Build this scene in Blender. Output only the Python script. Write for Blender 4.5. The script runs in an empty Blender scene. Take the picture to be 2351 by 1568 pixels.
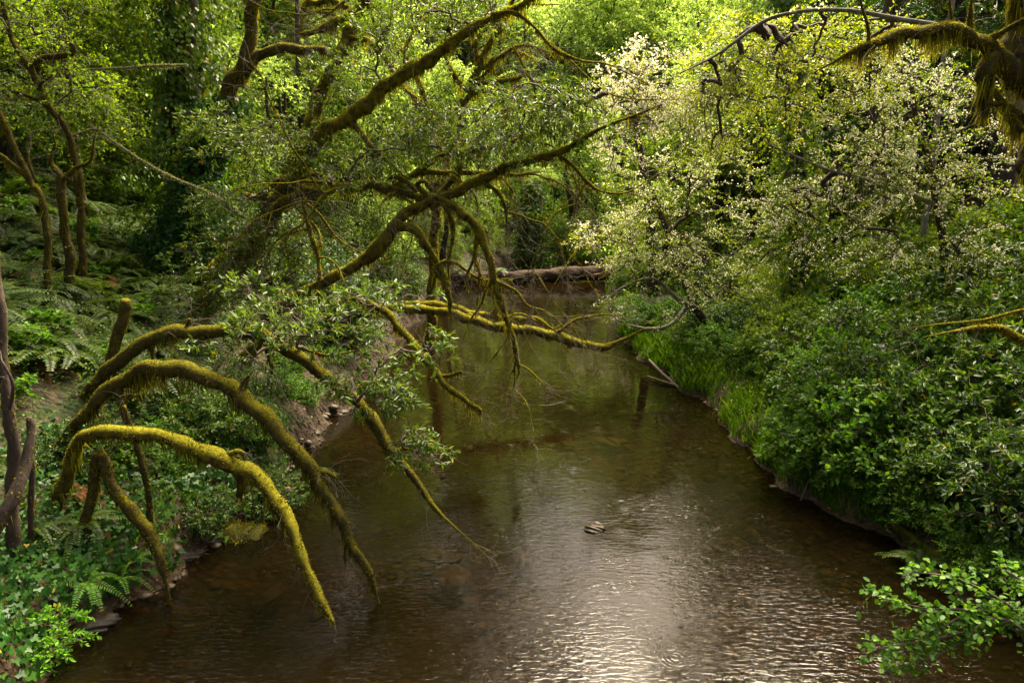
import bpy, math
import numpy as np
from mathutils import Vector

scene = bpy.context.scene
COL = scene.collection
R = math.radians
rs = lambda s: np.random.default_rng(s)

# ------------------------------------------------------------------ camera
CX, CY, F = 1175.5, 784.0, 1567.0          # the photograph seen at 2351 x 1568
PITCH, CAMZ = R(12.7), 6.0
CP, SP = math.cos(PITCH), math.sin(PITCH)
cam_d = bpy.data.cameras.new('camera'); cam = bpy.data.objects.new('camera', cam_d); COL.objects.link(cam)
cam_d.sensor_width = 36.0; cam_d.lens = 36.0 * F / 2351.0
cam_d.clip_start = 0.1; cam_d.clip_end = 2000
cam.location = (0, 0, CAMZ); cam.rotation_euler = (R(90) - PITCH, 0, 0)
scene.camera = cam

def ray(x, y):
    u, v = (x - CX) / F, -(y - CY) / F
    return np.array([u, CP + v * SP, -SP + v * CP])
def W(x, y, Y):                               # pixel at a chosen distance along the creek
    d = ray(x, y); t = Y / d[1]
    return np.array([d[0] * t, Y, CAMZ + d[2] * t])
def Rad(diam, y, Y):
    return diam / 2 / F * (Y / ray(0, y)[1])
def Gw(x, y):                                 # pixel on the water plane
    d = ray(x, y); t = -CAMZ / d[2]
    return np.array([d[0] * t, d[1] * t])

def norm(a):
    return a / np.maximum(np.linalg.norm(a, axis=-1, keepdims=True), 1e-9)

# ------------------------------------------------------------------ mesh builder
class MB:
    def __init__(s): s.V, s.Fs, s.n = [], [], 0
    def add(s, V, *faces):
        V = np.asarray(V, dtype=np.float64).reshape(-1, 3)
        s.V.append(V)
        for f in faces: s.Fs.append(np.asarray(f, dtype=np.int64) + s.n)
        s.n += len(V)
    def mesh(s, name, mat, smooth=False, off=(0, 0, 0)):
        V = np.concatenate(s.V) - np.array(off)
        loops = np.concatenate([f.ravel() for f in s.Fs])
        tot = np.concatenate([np.full(len(f), f.shape[1]) for f in s.Fs])
        start = np.concatenate([[0], np.cumsum(tot)[:-1]])
        me = bpy.data.meshes.new(name)
        me.vertices.add(len(V)); me.vertices.foreach_set('co', V.astype(np.float32).ravel())
        me.loops.add(len(loops)); me.loops.foreach_set('vertex_index', loops.astype(np.int32))
        me.polygons.add(len(tot)); me.polygons.foreach_set('loop_start', start.astype(np.int32))
        me.update(calc_edges=True)
        if smooth: me.polygons.foreach_set('use_smooth', np.ones(len(tot), dtype=bool))
        me.materials.append(mat)
        return me

def part(name, mb, mat, parent=None, smooth=False, label=None, mb2=None, mat2=None):
    if mb.n == 0: return None
    off = parent.location if parent else (0, 0, 0)
    if mb2 is not None and mb2.n:                       # a second material on the same part
        nf = sum(len(f) for f in mb.Fs)
        for f in mb2.Fs: mb.Fs.append(f + mb.n)
        mb.V += mb2.V; mb.n += mb2.n
    me = mb.mesh(name, mat, smooth, off)
    if mb2 is not None and mb2.n:
        me.materials.append(mat2); k = np.zeros(len(me.polygons), dtype=np.int32); k[nf:] = 1; me.polygons.foreach_set('material_index', k)
    o = bpy.data.objects.new(name, me); COL.objects.link(o)
    if parent: o.parent = parent
    if label: o['label'] = label
    return o
def subpart(name, mb, mat, p, root, smooth=False):
    if mb.n == 0: return None
    o = bpy.data.objects.new(name, mb.mesh(name, mat, smooth, root.location)); COL.objects.link(o); o.parent = p
    return o
def thing(name, label, cat, loc=(0, 0, 0), group=None):
    o = bpy.data.objects.new(name, None); COL.objects.link(o); o.location = loc
    o.empty_display_size = .3
    o['label'] = label; o['category'] = cat
    if group: o['group'] = group
    return o
def single(name, mb, mat, label=None, cat=None, kind=None, group=None, smooth=False):
    V = np.concatenate(mb.V); c = V.mean(0); c[2] = V[:, 2].min()
    if kind: c = np.zeros(3)
    o = bpy.data.objects.new(name, mb.mesh(name, mat, smooth, c)); o.location = c; COL.objects.link(o)
    if label: o['label'] = label
    if cat: o['category'] = cat
    if kind: o['kind'] = kind
    if group: o['group'] = group
    return o
def dup(root, loc, rz=0., sc=1., label=None, group=None, tilt=(0, 0)):
    r = root.copy(); COL.objects.link(r)
    r.location = loc; r.rotation_euler = (tilt[0], tilt[1], rz); r.scale = (sc, sc, sc) if np.isscalar(sc) else sc
    if label: r['label'] = label
    if group: r['group'] = group
    elif 'group' in r.keys(): del r['group']
    for ch in list(root.children):
        c = ch.copy(); COL.objects.link(c); c.parent = r
        for g in ch.children:
            d = g.copy(); COL.objects.link(d); d.parent = c
    return r
def place(root, loc, rz=0., sc=1., label=None, group=None, tilt=(0, 0), used=set()):
    if root.name not in used:
        used.add(root.name)
        root.location = loc; root.rotation_euler = (tilt[0], tilt[1], rz); root.scale = (sc, sc, sc) if np.isscalar(sc) else sc
        if label: root['label'] = label
        if group: root['group'] = group
        PROTO.pop(root.name, None)
        return root
    return dup(root, loc, rz, sc, label, group, tilt)
PROTO = {}

# ------------------------------------------------------------------ geometry helpers
def spline(P, step):
    P = np.asarray(P, float)
    if len(P) < 3:
        n = max(2, int(np.linalg.norm(P[1, :3] - P[0, :3]) / step) + 1)
        t = np.linspace(0, 1, n)[:, None]
        return P[0] * (1 - t) + P[1] * t
    Q = np.concatenate([[2 * P[0] - P[1]], P, [2 * P[-1] - P[-2]]])
    out = []
    for i in range(1, len(Q) - 2):
        p0, p1, p2, p3 = Q[i - 1], Q[i], Q[i + 1], Q[i + 2]
        n = max(2, int(np.linalg.norm(p2[:3] - p1[:3]) / step))
        t = np.linspace(0, 1, n, endpoint=False)[:, None]
        out.append(.5 * ((2 * p1) + (-p0 + p2) * t + (2 * p0 - 5 * p1 + 4 * p2 - p3) * t * t + (-p0 + 3 * p1 - 3 * p2 + p3) * t ** 3))
    out.append(P[-1:])
    o = np.concatenate(out); o[:, 3:] = np.maximum(o[:, 3:], .002)
    return o

def frames(P):
    T = norm(np.gradient(P, axis=0))
    a = np.array([0., 0, 1.]) if abs(T[0][2]) < .9 else np.array([1., 0, 0])
    N = np.zeros_like(T); n = norm(np.cross(T[0], a))
    for i in range(len(T)):
        n = norm(n - T[i] * np.dot(n, T[i])); N[i] = n
    return T, N, np.cross(T, N)

def tube(mb, P, rad, sides=9, lump=.12, rng=None, cap=True):
    rng = rng or rs(0)
    T, N, B = frames(P); n = len(P)
    th = np.linspace(0, 2 * np.pi, sides, endpoint=False)
    ph = rng.random(6) * 6.28
    s = np.concatenate([[0], np.cumsum(np.linalg.norm(np.diff(P, axis=0), axis=1))])
    k = 1 / max(rad.mean(), .02)
    nz = lump * (.5 * np.sin(s[:, None] * k * 1.1 + ph[0] + 2 * np.sin(th + ph[1])) + .4 * np.sin(s[:, None] * k * 2.3 + ph[2] + 3 * np.cos(th * 2 + ph[3]))
                 + .5 * (rng.random((n, sides)) - .5))
    rr = rad[:, None] * (1 + nz)
    V = P[:, None] + rr[..., None] * (np.cos(th)[None, :, None] * N[:, None] + np.sin(th)[None, :, None] * B[:, None])
    i = np.arange(n - 1)[:, None] * sides; j = np.arange(sides)[None]; j2 = (j + 1) % sides
    Fq = np.stack([i + j, i + j2, i + sides + j2, i + sides + j], -1).reshape(-1, 4)
    if cap:
        V = np.concatenate([V.reshape(-1, 3), P[:1], P[-1:]])
        jj = np.arange(sides); j3 = (jj + 1) % sides
        c0 = np.stack([np.full(sides, n * sides), j3, jj], -1)
        c1 = np.stack([np.full(sides, n * sides + 1), (n - 1) * sides + jj, (n - 1) * sides + j3], -1)
        mb.add(V, Fq, c0, c1)
    else:
        mb.add(V, Fq)

def prisms(mb, P, rad, sides=3):              # M thin tubes of K points each
    M, K, _ = P.shape
    if M == 0: return
    T = norm(P[:, -1] - P[:, 0])
    a = np.where(np.abs(T[:, 2:3]) < .9, np.array([[0, 0, 1.]]), np.array([[1., 0, 0]]))
    N = norm(np.cross(T, a)); B = np.cross(T, N)
    th = np.linspace(0, 2 * np.pi, sides, endpoint=False)
    ring = np.cos(th)[None, :, None] * N[:, None] + np.sin(th)[None, :, None] * B[:, None]
    V = P[:, :, None] + rad[:, :, None, None] * ring[:, None]
    b = (np.arange(M) * K * sides)[:, None, None]; i = (np.arange(K - 1) * sides)[None, :, None]; j = np.arange(sides)[None, None]
    j2 = (j + 1) % sides
    Fq = np.stack([b + i + j, b + i + j2, b + i + sides + j2, b + i + sides + j], -1).reshape(-1, 4)
    mb.add(V, Fq)

TPL = {
    'quad': (np.array([[0, 0, 0], [-.5, .42, .05], [0, 1, -.02], [.5, .5, .05]]), [np.array([[0, 3, 2, 1]])]),
    'oval': (np.array([[0, 0, 0], [-.42, .28, .05], [-.4, .66, .04], [0, 1, -.05], [.4, .66, .04], [.42, .28, .05]]), [np.array([[0, 3, 2, 1], [0, 5, 4, 3]])]),
    'ivy': (np.array([[0, 0.1, 0], [-.42, -.08, .03], [-.55, .34, .02], [-.22, .5, .03], [0, 1, -.04], [.22, .5, .03], [.55, .34, .02], [.42, -.08, .03]]),
            [np.array([[0, 3, 2, 1], [0, 5, 4, 3], [0, 7, 6, 5]])]),
    'flower': (np.array([[0, -.5, .1], [-.5, -.12, .1], [-.31, .42, .1], [.31, .42, .1], [.5, -.12, .1], [0, 0, -.05]]),
               [np.array([[0, 4, 5], [4, 3, 5], [3, 2, 5], [2, 1, 5], [1, 0, 5]])]),
}
def leaves(mb, pos, axis, nrm, L, Wd, tpl='quad'):
    V0, Fl = TPL[tpl]; M = len(pos)
    if M == 0: return
    a = norm(axis); n = nrm - a * (nrm * a).sum(-1, keepdims=True); n = norm(n); s = np.cross(a, n)
    L = np.broadcast_to(L, (M,))[:, None, None]; Wd = np.broadcast_to(Wd, (M,))[:, None, None]
    V = pos[:, None] + L * V0[None, :, 1:2] * a[:, None] + Wd * V0[None, :, 0:1] * s[:, None] + L * V0[None, :, 2:3] * n[:, None]
    off = (np.arange(M) * len(V0))[:, None, None]
    mb.add(V, *[(f[None] + off).reshape(-1, f.shape[1]) for f in Fl])

def rdir(rng, n): return norm(rng.normal(size=(n, 3)))

def twig_leaves(rng, mbL, mbW, S, D, TL, n, L, ratio, tpl, droop=.25, up=.7, rosette=False, mbF=None, nf=0, fs=.04, r=.004, spread=.8):
    M = len(S); D = norm(D)
    TL = np.broadcast_to(TL, (M,)) * rng.uniform(.65, 1.25, M)
    g = np.array([0, 0, -1.])
    pt = lambda t: S[:, None] + D[:, None] * (TL[:, None] * t)[..., None] + g * (droop * TL[:, None] * t * t)[..., None]
    tt = np.broadcast_to(np.array([0, .5, 1.]), (M, 3))
    if mbW is not None: prisms(mbW, pt(tt), np.broadcast_to(np.array([r, r * .75, r * .35]), (M, 3)))
    def scatter(k, lo, hi, bunch=0):
        t = lo + (hi - lo) * (np.arange(k)[None] + rng.random((M, k))) / k
        if bunch: t = (np.floor(t * bunch) + .5 + .25 * np.sin(np.floor(t * bunch) * 7 + np.arange(M)[:, None])) / bunch     # flowers sit in bunches
        p = pt(t).reshape(-1, 3)
        d = np.repeat(D, k, 0) + g * (2 * droop * t.reshape(-1, 1)) * .7
        return p, norm(d), t.reshape(-1)
    p, d, t = scatter(n, .45 if rosette else .12, 1.0)
    rr = rdir(rng, len(p))
    side = norm(np.cross(d, rr))
    ax = d * (.75 if rosette else .55) + side * (.85 if rosette else spread) + np.array([0, 0, -.12])
    nr = np.array([0, 0, 1.]) * up + rdir(rng, len(p)) * .55
    leaves(mbL, p, ax, nr, L * rng.uniform(.65, 1.2, len(p)), L * ratio * rng.uniform(.8, 1.15, len(p)), tpl)
    if mbF is not None and nf:
        p, d, t = scatter(nf, .05, .95, 3)
        p = p + rng.normal(size=p.shape) * fs * .75 + np.array([0, 0, .02])
        leaves(mbF, p, rdir(rng, len(p)), rdir(rng, len(p)) + np.array([0, -.5, .6]), fs * rng.uniform(.7, 1.2, len(p)), fs * rng.uniform(.7, 1.2, len(p)), 'flower')

def blob(rng, c, r, n, shell=.45):
    d = rdir(rng, n); u = rng.random(n) ** shell
    return np.asarray(c) + d * u[:, None] * np.asarray(r)
def pblob(rng, x, y, Y, rx, ry, rY, n, shell=.45):
    c = W(x, y, Y); t = Y / ray(x, y)[1]
    return blob(rng, c, (rx / F * t, rY, ry / F * t), n, shell)

def skeleton(rng, mbW, trunk, C, r0=.012, sides=4, pull=.15, wob=.08):
    """joins every clump centre to the nearest wood already there; thickness follows what hangs on it"""
    T = np.asarray(trunk)[:, :3]; nT = len(T)
    base = T[0]
    o = np.argsort(np.min(np.linalg.norm(C[:, None] - T[None], axis=2), axis=1)); C = C[o]
    nodes = np.concatenate([T, C]); M = len(C)
    par = np.zeros(M, int); cnt = np.ones(M)
    for i in range(M):
        d = np.linalg.norm(nodes[:nT + i] - C[i], axis=1)
        d = d + pull * np.maximum(nodes[:nT + i, 2] - C[i, 2], 0)
        if len(T) > 2: d[0] += .5
        par[i] = int(np.argmin(d))
    for i in range(M - 1, -1, -1):
        if par[i] >= nT: cnt[par[i] - nT] += cnt[i]
    A = nodes[par]; Dd = C - A; ln = np.linalg.norm(Dd, axis=1)
    mid = lambda t: A + Dd * t + (rng.normal(size=(M, 3)) * wob + np.array([0, 0, .12])) * ln[:, None] * (4 * t * (1 - t))
    P = np.stack([A, mid(.33), mid(.66), C], 1)
    r1 = r0 * np.sqrt(cnt); pr = np.where(par >= nT, r0 * np.sqrt(cnt[np.maximum(par - nT, 0)]), r1 * 1.4)
    pr = np.minimum(pr, r1 * 1.7)
    Rr = np.stack([pr, pr * .66 + r1 * .34, pr * .33 + r1 * .67, r1], 1)
    prisms(mbW, P, Rr, sides)
    return C, norm(Dd)

def crown(rng, mbW, mbL, trunk, C, k=5, TL=.5, n=12, L=.1, ratio=.4, tpl='quad', droop=.25, up=.7, r0=.012, rosette=False, mbF=None, nf=0, fs=.04, outward=.5, flat=.5, tr=.004):
    C, D = skeleton(rng, mbW, trunk, C, r0)
    cen = C.mean(0); out = norm(C - cen)
    S = np.repeat(C, k, 0) + rng.normal(size=(len(C) * k, 3)) * TL * .12
    d = rdir(rng, len(S)) * np.array([1, 1, flat]) + np.repeat(out, k, 0) * outward + np.repeat(D, k, 0) * .4
    twig_leaves(rng, mbL, mbW, S, d, TL, n, L, ratio, tpl, droop, up, rosette, mbF, nf, fs, tr)

def moss_fuzz(rng, mb, P, rad, per_m, ln=.03, wd=.012, hang=.12, hang_p=.25, shag=.9):
    s = np.concatenate([[0], np.cumsum(np.linalg.norm(np.diff(P, axis=0), axis=1))])
    n = int(s[-1] * per_m)
    if n < 1: return
    T, N, B = frames(P)
    u = rng.random(n) * s[-1]; i = np.clip(np.searchsorted(s, u) - 1, 0, len(P) - 2); f = ((u - s[i]) / np.maximum(s[i + 1] - s[i], 1e-6))[:, None]
    p = P[i] * (1 - f) + P[i + 1] * f; r = (rad[i] * (1 - f[:, 0]) + rad[i + 1] * f[:, 0])[:, None]
    th = rng.random(n) * 6.283
    nr = np.cos(th)[:, None] * N[i] + np.sin(th)[:, None] * B[i]
    root = p + nr * r * .93
    # tufts: patches along the limb that are shaggier
    patch = .5 + .5 * np.sin(u * 5.1 + 3 * np.sin(u * 1.7 + rng.random() * 6))
    under = np.clip(-nr[:, 2] + .25, 0, 1)
    bare = (np.sin(u * 3.7 + rng.random() * 6) + np.sin(th * 2 + u * 2.1 + rng.random() * 6) + .9 * np.sin(u * 11.3 + th)) < -1.15 + .9 * np.clip(-nr[:, 2], 0, 1)
    hangs = (rng.random(n) < hang_p * under * (.3 + 1.2 * patch)) & (under > .15)
    length = np.where(hangs, hang * rng.uniform(.3, 1.2, n) * (.35 + patch), ln * rng.uniform(.5, 1.4, n) * (1 + .5 * patch))
    d = np.where(hangs[:, None], np.array([0, 0, -1.]) + rng.normal(size=(n, 3)) * .14, nr + rdir(rng, n) * shag * .7 + np.array([0, 0, -.25]))
    length = length * np.clip(r[:, 0] / .045, .12, 1.)
    length = np.where(bare & (rng.random(n) < .85), .001, length)
    d = norm(d)
    w = norm(np.cross(d, rdir(rng, n))) * (wd * rng.uniform(.6, 1.3, n) * np.where(hangs, 1.2, 1.))[:, None]
    V = np.stack([root - w, root + w, root + d * length[:, None]], 1)
    mb.add(V, np.arange(3 * n).reshape(-1, 3))

def bare_twigs(rng, mb, S, D, TL, fork=3, r=.006):
    """thin leafless twigs that fork once"""
    D = norm(D); M = len(S); TL = np.broadcast_to(TL, (M,)) * rng.uniform(.6, 1.3, M)
    def run(S, D, TL, r):
        M = len(S); P = [S]; d = D.copy()
        for _ in range(5):
            d = norm(d + rng.normal(size=(M, 3)) * .28 + np.array([0, 0, -.13]))
            P.append(P[-1] + d * (TL / 5)[:, None])
        P = np.stack(P, 1)
        prisms(mb, P, np.broadcast_to(r * np.array([1, .85, .7, .55, .42, .3]), (M, 6)))
        return P, d
    P, d = run(S, D, TL, r)
    for q in range(fork):
        i = rng.integers(1, 5, M)
        S2 = P[np.arange(M), i]; D2 = norm(P[np.arange(M), i] - P[np.arange(M), i - 1] + rdir(rng, M) * .9)
        run(S2, D2, TL * .55, r * .6)

# ------------------------------------------------------------------ materials
def nt(name):
    m = bpy.data.materials.new(name); m.use_nodes = True
    t = m.node_tree; t.nodes.clear()
    out = t.nodes.new('ShaderNodeOutputMaterial')
    return m, t, out
def N(t, typ, **kw):
    n = t.nodes.new(typ)
    for k, v in kw.items():
        if k in n.inputs: n.inputs[k].default_value = v
        else: setattr(n, k, v)
    return n
def ramp(t, fac, stops):
    r = t.nodes.new('ShaderNodeValToRGB'); e = r.color_ramp.elements
    while len(e) < len(stops): e.new(.5)
    for q, (p, c) in zip(e, stops): q.position = p; q.color = (*c, 1)
    if fac is not None: t.links.new(fac, r.inputs['Fac'])
    return r
def noise(t, scale, detail=3., rough=.5, coord='Object', vscale=None):
    tc = t.nodes.new('ShaderNodeTexCoord')
    src = tc.outputs[coord]
    if vscale:
        mp = t.nodes.new('ShaderNodeMapping'); mp.inputs['Scale'].default_value = vscale
        t.links.new(src, mp.inputs['Vector']); src = mp.outputs['Vector']
    n = N(t, 'ShaderNodeTexNoise', Scale=scale, Detail=detail, Roughness=rough)
    t.links.new(src, n.inputs['Vector'])
    return n
def mixc(t, fac, a, b):
    m = t.nodes.new('ShaderNodeMix'); m.data_type = 'RGBA'
    for s, v in ((m.inputs[0], fac), (m.inputs[6], a), (m.inputs[7], b)):
        if hasattr(v, 'links'): t.links.new(v, s)
        else: s.default_value = v if not isinstance(v, tuple) or len(v) == 4 else (*v, 1)
    return m.outputs[2]

def leaf_mat(name, stops, trans=.4, rough=.4, spec=.5, tint=(1.5, 1.35, .5), patch=.35):
    m, t, out = nt(name)
    g = t.nodes.new('ShaderNodeNewGeometry')
    nz = noise(t, 2.6 if 'moss' in name else .9, 3.)
    mx = N(t, 'ShaderNodeMath', operation='MULTIPLY_ADD'); mx.inputs[1].default_value = patch * 1.6; mx.inputs[2].default_value = -.8 * patch
    t.links.new(nz.outputs['Fac'], mx.inputs[0])
    ad = N(t, 'ShaderNodeMath', operation='ADD'); t.links.new(g.outputs['Random Per Island'], ad.inputs[0]); t.links.new(mx.outputs[0], ad.inputs[1])
    oi = t.nodes.new('ShaderNodeObjectInfo'); a2 = N(t, 'ShaderNodeMath', operation='MULTIPLY_ADD'); t.links.new(oi.outputs['Random'], a2.inputs[0]); a2.inputs[1].default_value = .4; a2.inputs[2].default_value = -.2
    fz = noise(t, 38., 2.); a3 = N(t, 'ShaderNodeMath', operation='MULTIPLY_ADD'); t.links.new(fz.outputs['Fac'], a3.inputs[0]); a3.inputs[1].default_value = .5; t.links.new(a2.outputs[0], a3.inputs[2])
    a4 = N(t, 'ShaderNodeMath', operation='ADD'); t.links.new(ad.outputs[0], a4.inputs[0]); t.links.new(a3.outputs[0], a4.inputs[1])
    a5 = N(t, 'ShaderNodeMath', operation='SUBTRACT'); t.links.new(a4.outputs[0], a5.inputs[0]); a5.inputs[1].default_value = .25
    a6 = N(t, 'ShaderNodeMath', operation='MINIMUM'); t.links.new(a5.outputs[0], a6.inputs[0]); a6.inputs[1].default_value = .94
    gt = N(t, 'ShaderNodeMath', operation='GREATER_THAN'); t.links.new(g.outputs['Random Per Island'], gt.inputs[0]); gt.inputs[1].default_value = .988
    a7 = N(t, 'ShaderNodeMath', operation='MAXIMUM'); t.links.new(a6.outputs[0], a7.inputs[0]); t.links.new(gt.outputs[0], a7.inputs[1])
    c = ramp(t, a7.outputs[0], stops)
    b = N(t, 'ShaderNodeBsdfPrincipled', Roughness=rough); b.inputs['Specular IOR Level'].default_value = spec * .6
    t.links.new(c.outputs['Color'], b.inputs['Base Color'])
    tr = t.nodes.new('ShaderNodeBsdfTranslucent')
    mul = t.nodes.new('ShaderNodeMix'); mul.data_type = 'RGBA'; mul.blend_type = 'MULTIPLY'; mul.inputs[0].default_value = 1
    t.links.new(c.outputs['Color'], mul.inputs[6]); mul.inputs[7].default_value = (*tint, 1)
    t.links.new(mul.outputs[2], tr.inputs['Color'])
    mix = t.nodes.new('ShaderNodeMixShader'); mix.inputs[0].default_value = trans
    t.links.new(b.outputs[0], mix.inputs[1]); t.links.new(tr.outputs[0], mix.inputs[2])
    t.links.new(mix.outputs[0], out.inputs['Surface'])
    return m

def rough_mat(name, stops, scale, rough=.9, bump=.4, bscale=None, vscale=None, moss=None, spec=.3, detail=5.):
    m, t, out = nt(name)
    n1 = noise(t, scale, detail, .6, 'Object', vscale)
    c = ramp(t, n1.outputs['Fac'], stops).outputs['Color']
    b = N(t, 'ShaderNodeBsdfPrincipled', Roughness=rough); b.inputs['Specular IOR Level'].default_value = spec
    if moss:
        g = t.nodes.new('ShaderNodeNewGeometry'); sx = t.nodes.new('ShaderNodeSeparateXYZ'); t.links.new(g.outputs['Normal'], sx.inputs[0])
        n3 = noise(t, 3.5, 4.)
        a = N(t, 'ShaderNodeMath', operation='ADD'); t.links.new(sx.outputs['Z'], a.inputs[0]); t.links.new(n3.outputs['Fac'], a.inputs[1])
        mr = t.nodes.new('ShaderNodeMapRange'); mr.inputs[1].default_value = moss[1]; mr.inputs[2].default_value = moss[1] + .35
        t.links.new(a.outputs[0], mr.inputs[0])
        n4 = noise(t, 25., 3.)
        mc = ramp(t, n4.outputs['Fac'], [(.3, tuple(x * .5 for x in moss[0])), (.7, moss[0])]).outputs['Color']
        c = mixc(t, mr.outputs[0], c, mc)
    t.links.new(c, b.inputs['Base Color'])
    n2 = noise(t, bscale or scale * 3, 5., .65, 'Object', vscale)
    bp = N(t, 'ShaderNodeBump', Strength=bump, Distance=.03); t.links.new(n2.outputs['Fac'], bp.inputs['Height'])
    t.links.new(bp.outputs[0], b.inputs['Normal'])
    t.links.new(b.outputs[0], out.inputs['Surface'])
    return m

M = {}
M['bay'] = leaf_mat('bay leaf', [(0., (.034, .072, .007)), (.5, (.08, .145, .013)), (.94, (.16, .23, .024)), (1., (.34, .25, .01))], .4, .36, .5)
M['shrub'] = leaf_mat('shrub leaf', [(0., (.018, .056, .006)), (.5, (.052, .118, .010)), (.97, (.14, .225, .02)), (1., (.32, .18, .01))], .35, .36, .55)
M['round'] = leaf_mat('round leaf', [(0., (.034, .11, .006)), (.6, (.085, .205, .010)), (1., (.16, .29, .016))], .45, .45, .3)
M['herb'] = leaf_mat('herb leaf', [(0., (.03, .10, .006)), (.6, (.068, .18, .010)), (1., (.14, .27, .014))], .45, .5, .35)
M['under'] = leaf_mat('undergrowth leaf', [(0., (.022, .06, .005)), (.6, (.055, .12, .008)), (.95, (.14, .21, .012)), (1., (.26, .14, .02))], .42, .5, .35, patch=.9)
M['alder'] = leaf_mat('alder leaf', [(0., (.052, .115, .008)), (.6, (.12, .21, .014)), (1., (.24, .33, .025))], .6, .5, .35)
M['dark'] = leaf_mat('dark leaf', [(0., (.012, .042, .004)), (.6, (.030, .080, .007)), (1., (.075, .14, .010))], .38, .4, .45)
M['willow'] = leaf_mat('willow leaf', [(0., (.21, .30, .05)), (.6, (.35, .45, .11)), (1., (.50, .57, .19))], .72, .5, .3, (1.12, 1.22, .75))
M['cherry'] = leaf_mat('cherry leaf', [(0., (.08, .15, .005)), (.6, (.19, .28, .008)), (1., (.36, .40, .014))], .5, .45, .4)
M['petal'] = leaf_mat('white petal', [(0., (.86, .80, .58)), (1., (.94, .91, .75))], .45, .6, .2, (1., .97, .85), .1)
M['needle'] = leaf_mat('redwood needle', [(0., (.010, .045, .005)), (.6, (.024, .085, .009)), (1., (.06, .15, .013))], .35, .5, .35)
M['fern'] = leaf_mat('fern frond', [(0., (.024, .056, .006)), (.6, (.048, .098, .009)), (1., (.11, .165, .014))], .4, .45, .4)
M['fernbright'] = leaf_mat('bright fern frond', [(0., (.07, .21, .008)), (1., (.15, .34, .014))], .45, .5, .3)
M['fernbrown'] = leaf_mat('dead fern frond', [(0., (.08, .035, .01)), (1., (.2, .08, .02))], .2, .7, .2)
M['ivy'] = leaf_mat('ivy leaf', [(0., (.008, .036, .005)), (.6, (.018, .070, .007)), (.97, (.048, .13, .012)), (1., (.28, .2, .02))], .28, .4, .28)
M['grass'] = leaf_mat('grass blade', [(0., (.03, .09, .005)), (.7, (.07, .17, .008)), (1., (.15, .24, .02))], .42, .5, .25)
M['moss'] = leaf_mat('moss strand', [(0., (.045, .034, .008)), (.25, (.10, .094, .010)), (.6, (.20, .19, .014)), (1., (.36, .335, .02))], .35, .9, .1, (1.3, 1.2, .5), 1.)
M['mossdim'] = leaf_mat('olive moss strand', [(0., (.04, .03, .008)), (.2, (.07, .062, .008)), (.5, (.145, .135, .010)), (1., (.24, .21, .012))], .3, .9, .1, (1.3, 1.2, .5), .5)
M['lichen'] = leaf_mat('lichen strand', [(0., (.28, .30, .09)), (1., (.42, .44, .16))], .4, .9, .1, (1.1, 1.1, .7))
MOSSC = (.21, .175, .008)
M['mossbark'] = rough_mat('mossy bark', [(.35, (.035, .024, .012)), (.5, (.10, .08, .012)), (.7, (.2, .165, .010))], 6., .95, .9, 40., None, ((.26, .235, .014), .75), .1)
M['mossdimbark'] = rough_mat('olive mossy bark', [(.3, (.03, .022, .012)), (.6, (.07, .058, .012)), (.8, (.12, .105, .012))], 7., .95, .9, 34., None, ((.17, .15, .009), .85), .1)
M['bark'] = rough_mat('dark bark', [(.3, (.022, .015, .010)), (.7, (.075, .052, .035))], 6., .85, .8, 14., (1, 1, .3), ((.07, .07, .01), 1.2))
M['twig'] = rough_mat('twig bark', [(.3, (.05, .036, .024)), (.7, (.13, .10, .07))], 12., .8, .2)
M['palebark'] = rough_mat('pale lichen bark', [(.3, (.06, .052, .036)), (.65, (.20, .185, .14))], 9., .8, .4, 30., None, ((.2, .17, .01), 1.3))
M['log'] = rough_mat('weathered log', [(.3, (.018, .011, .007)), (.5, (.05, .032, .022)), (.72, (.12, .085, .06))], 4., .9, 1., 9., (.3, 1.6, 1.6), ((.05, .05, .008), 1.5), .1)
M['splitwood'] = rough_mat('split red wood', [(.3, (.12, .045, .012)), (.7, (.38, .16, .04))], 3., .8, .8, 12., (.2, 2, 2))
M['stone'] = rough_mat('river stone', [(.3, (.025, .018, .009)), (.7, (.085, .057, .028))], 5., .45, .5, 22.)
M['darkrock'] = rough_mat('dark damp rock', [(.35, (.008, .008, .004)), (.7, (.028, .026, .012))], 7., .9, .8, 20., None, ((.05, .05, .008), 1.1), .05)
M['wetrock'] = rough_mat('wet rock', [(.35, (.010, .008, .006)), (.7, (.055, .045, .036))], 9., .5, 1., 26., spec=.25)

# ------------------------------------------------------------------ creek and terrain
LPX = [(60, 1575), (170, 1480), (280, 1395), (450, 1270), (575, 1195), (650, 1110), (715, 1010), (800, 935), (875, 830), (945, 745), (990, 695), (1050, 655), (1130, 625), (1190, 603)]
RPX = [(2351, 1460), (2150, 1310), (1930, 1185), (1740, 1075), (1650, 950), (1545, 875), (1445, 800), (1405, 720), (1398, 660), (1395, 603)]
LB = np.array([Gw(*p) for p in LPX]); RB = np.array([Gw(*p) for p in RPX])
YEND = float(Gw(1300, 600)[1])
def edge(B, Y): return np.interp(Y, B[:, 1], B[:, 0])
def xl(Y): return edge(LB, Y) + .18 * np.sin(Y * 2.1) + .1 * np.sin(Y * 5.3 + 1)
def xr(Y): return edge(RB, Y) + .15 * np.sin(Y * 1.7 + 2) + .1 * np.sin(Y * 4.7)
sst = lambda t: np.clip(t, 0, 1) ** 2 * (3 - 2 * np.clip(t, 0, 1))
def wav(x, y, s, a=0.): return np.sin(x * s + a + 1.3 * np.sin(y * s * .8 + a)) * np.cos(y * s * .9 - a + 1.1 * np.sin(x * s * .7))
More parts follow.
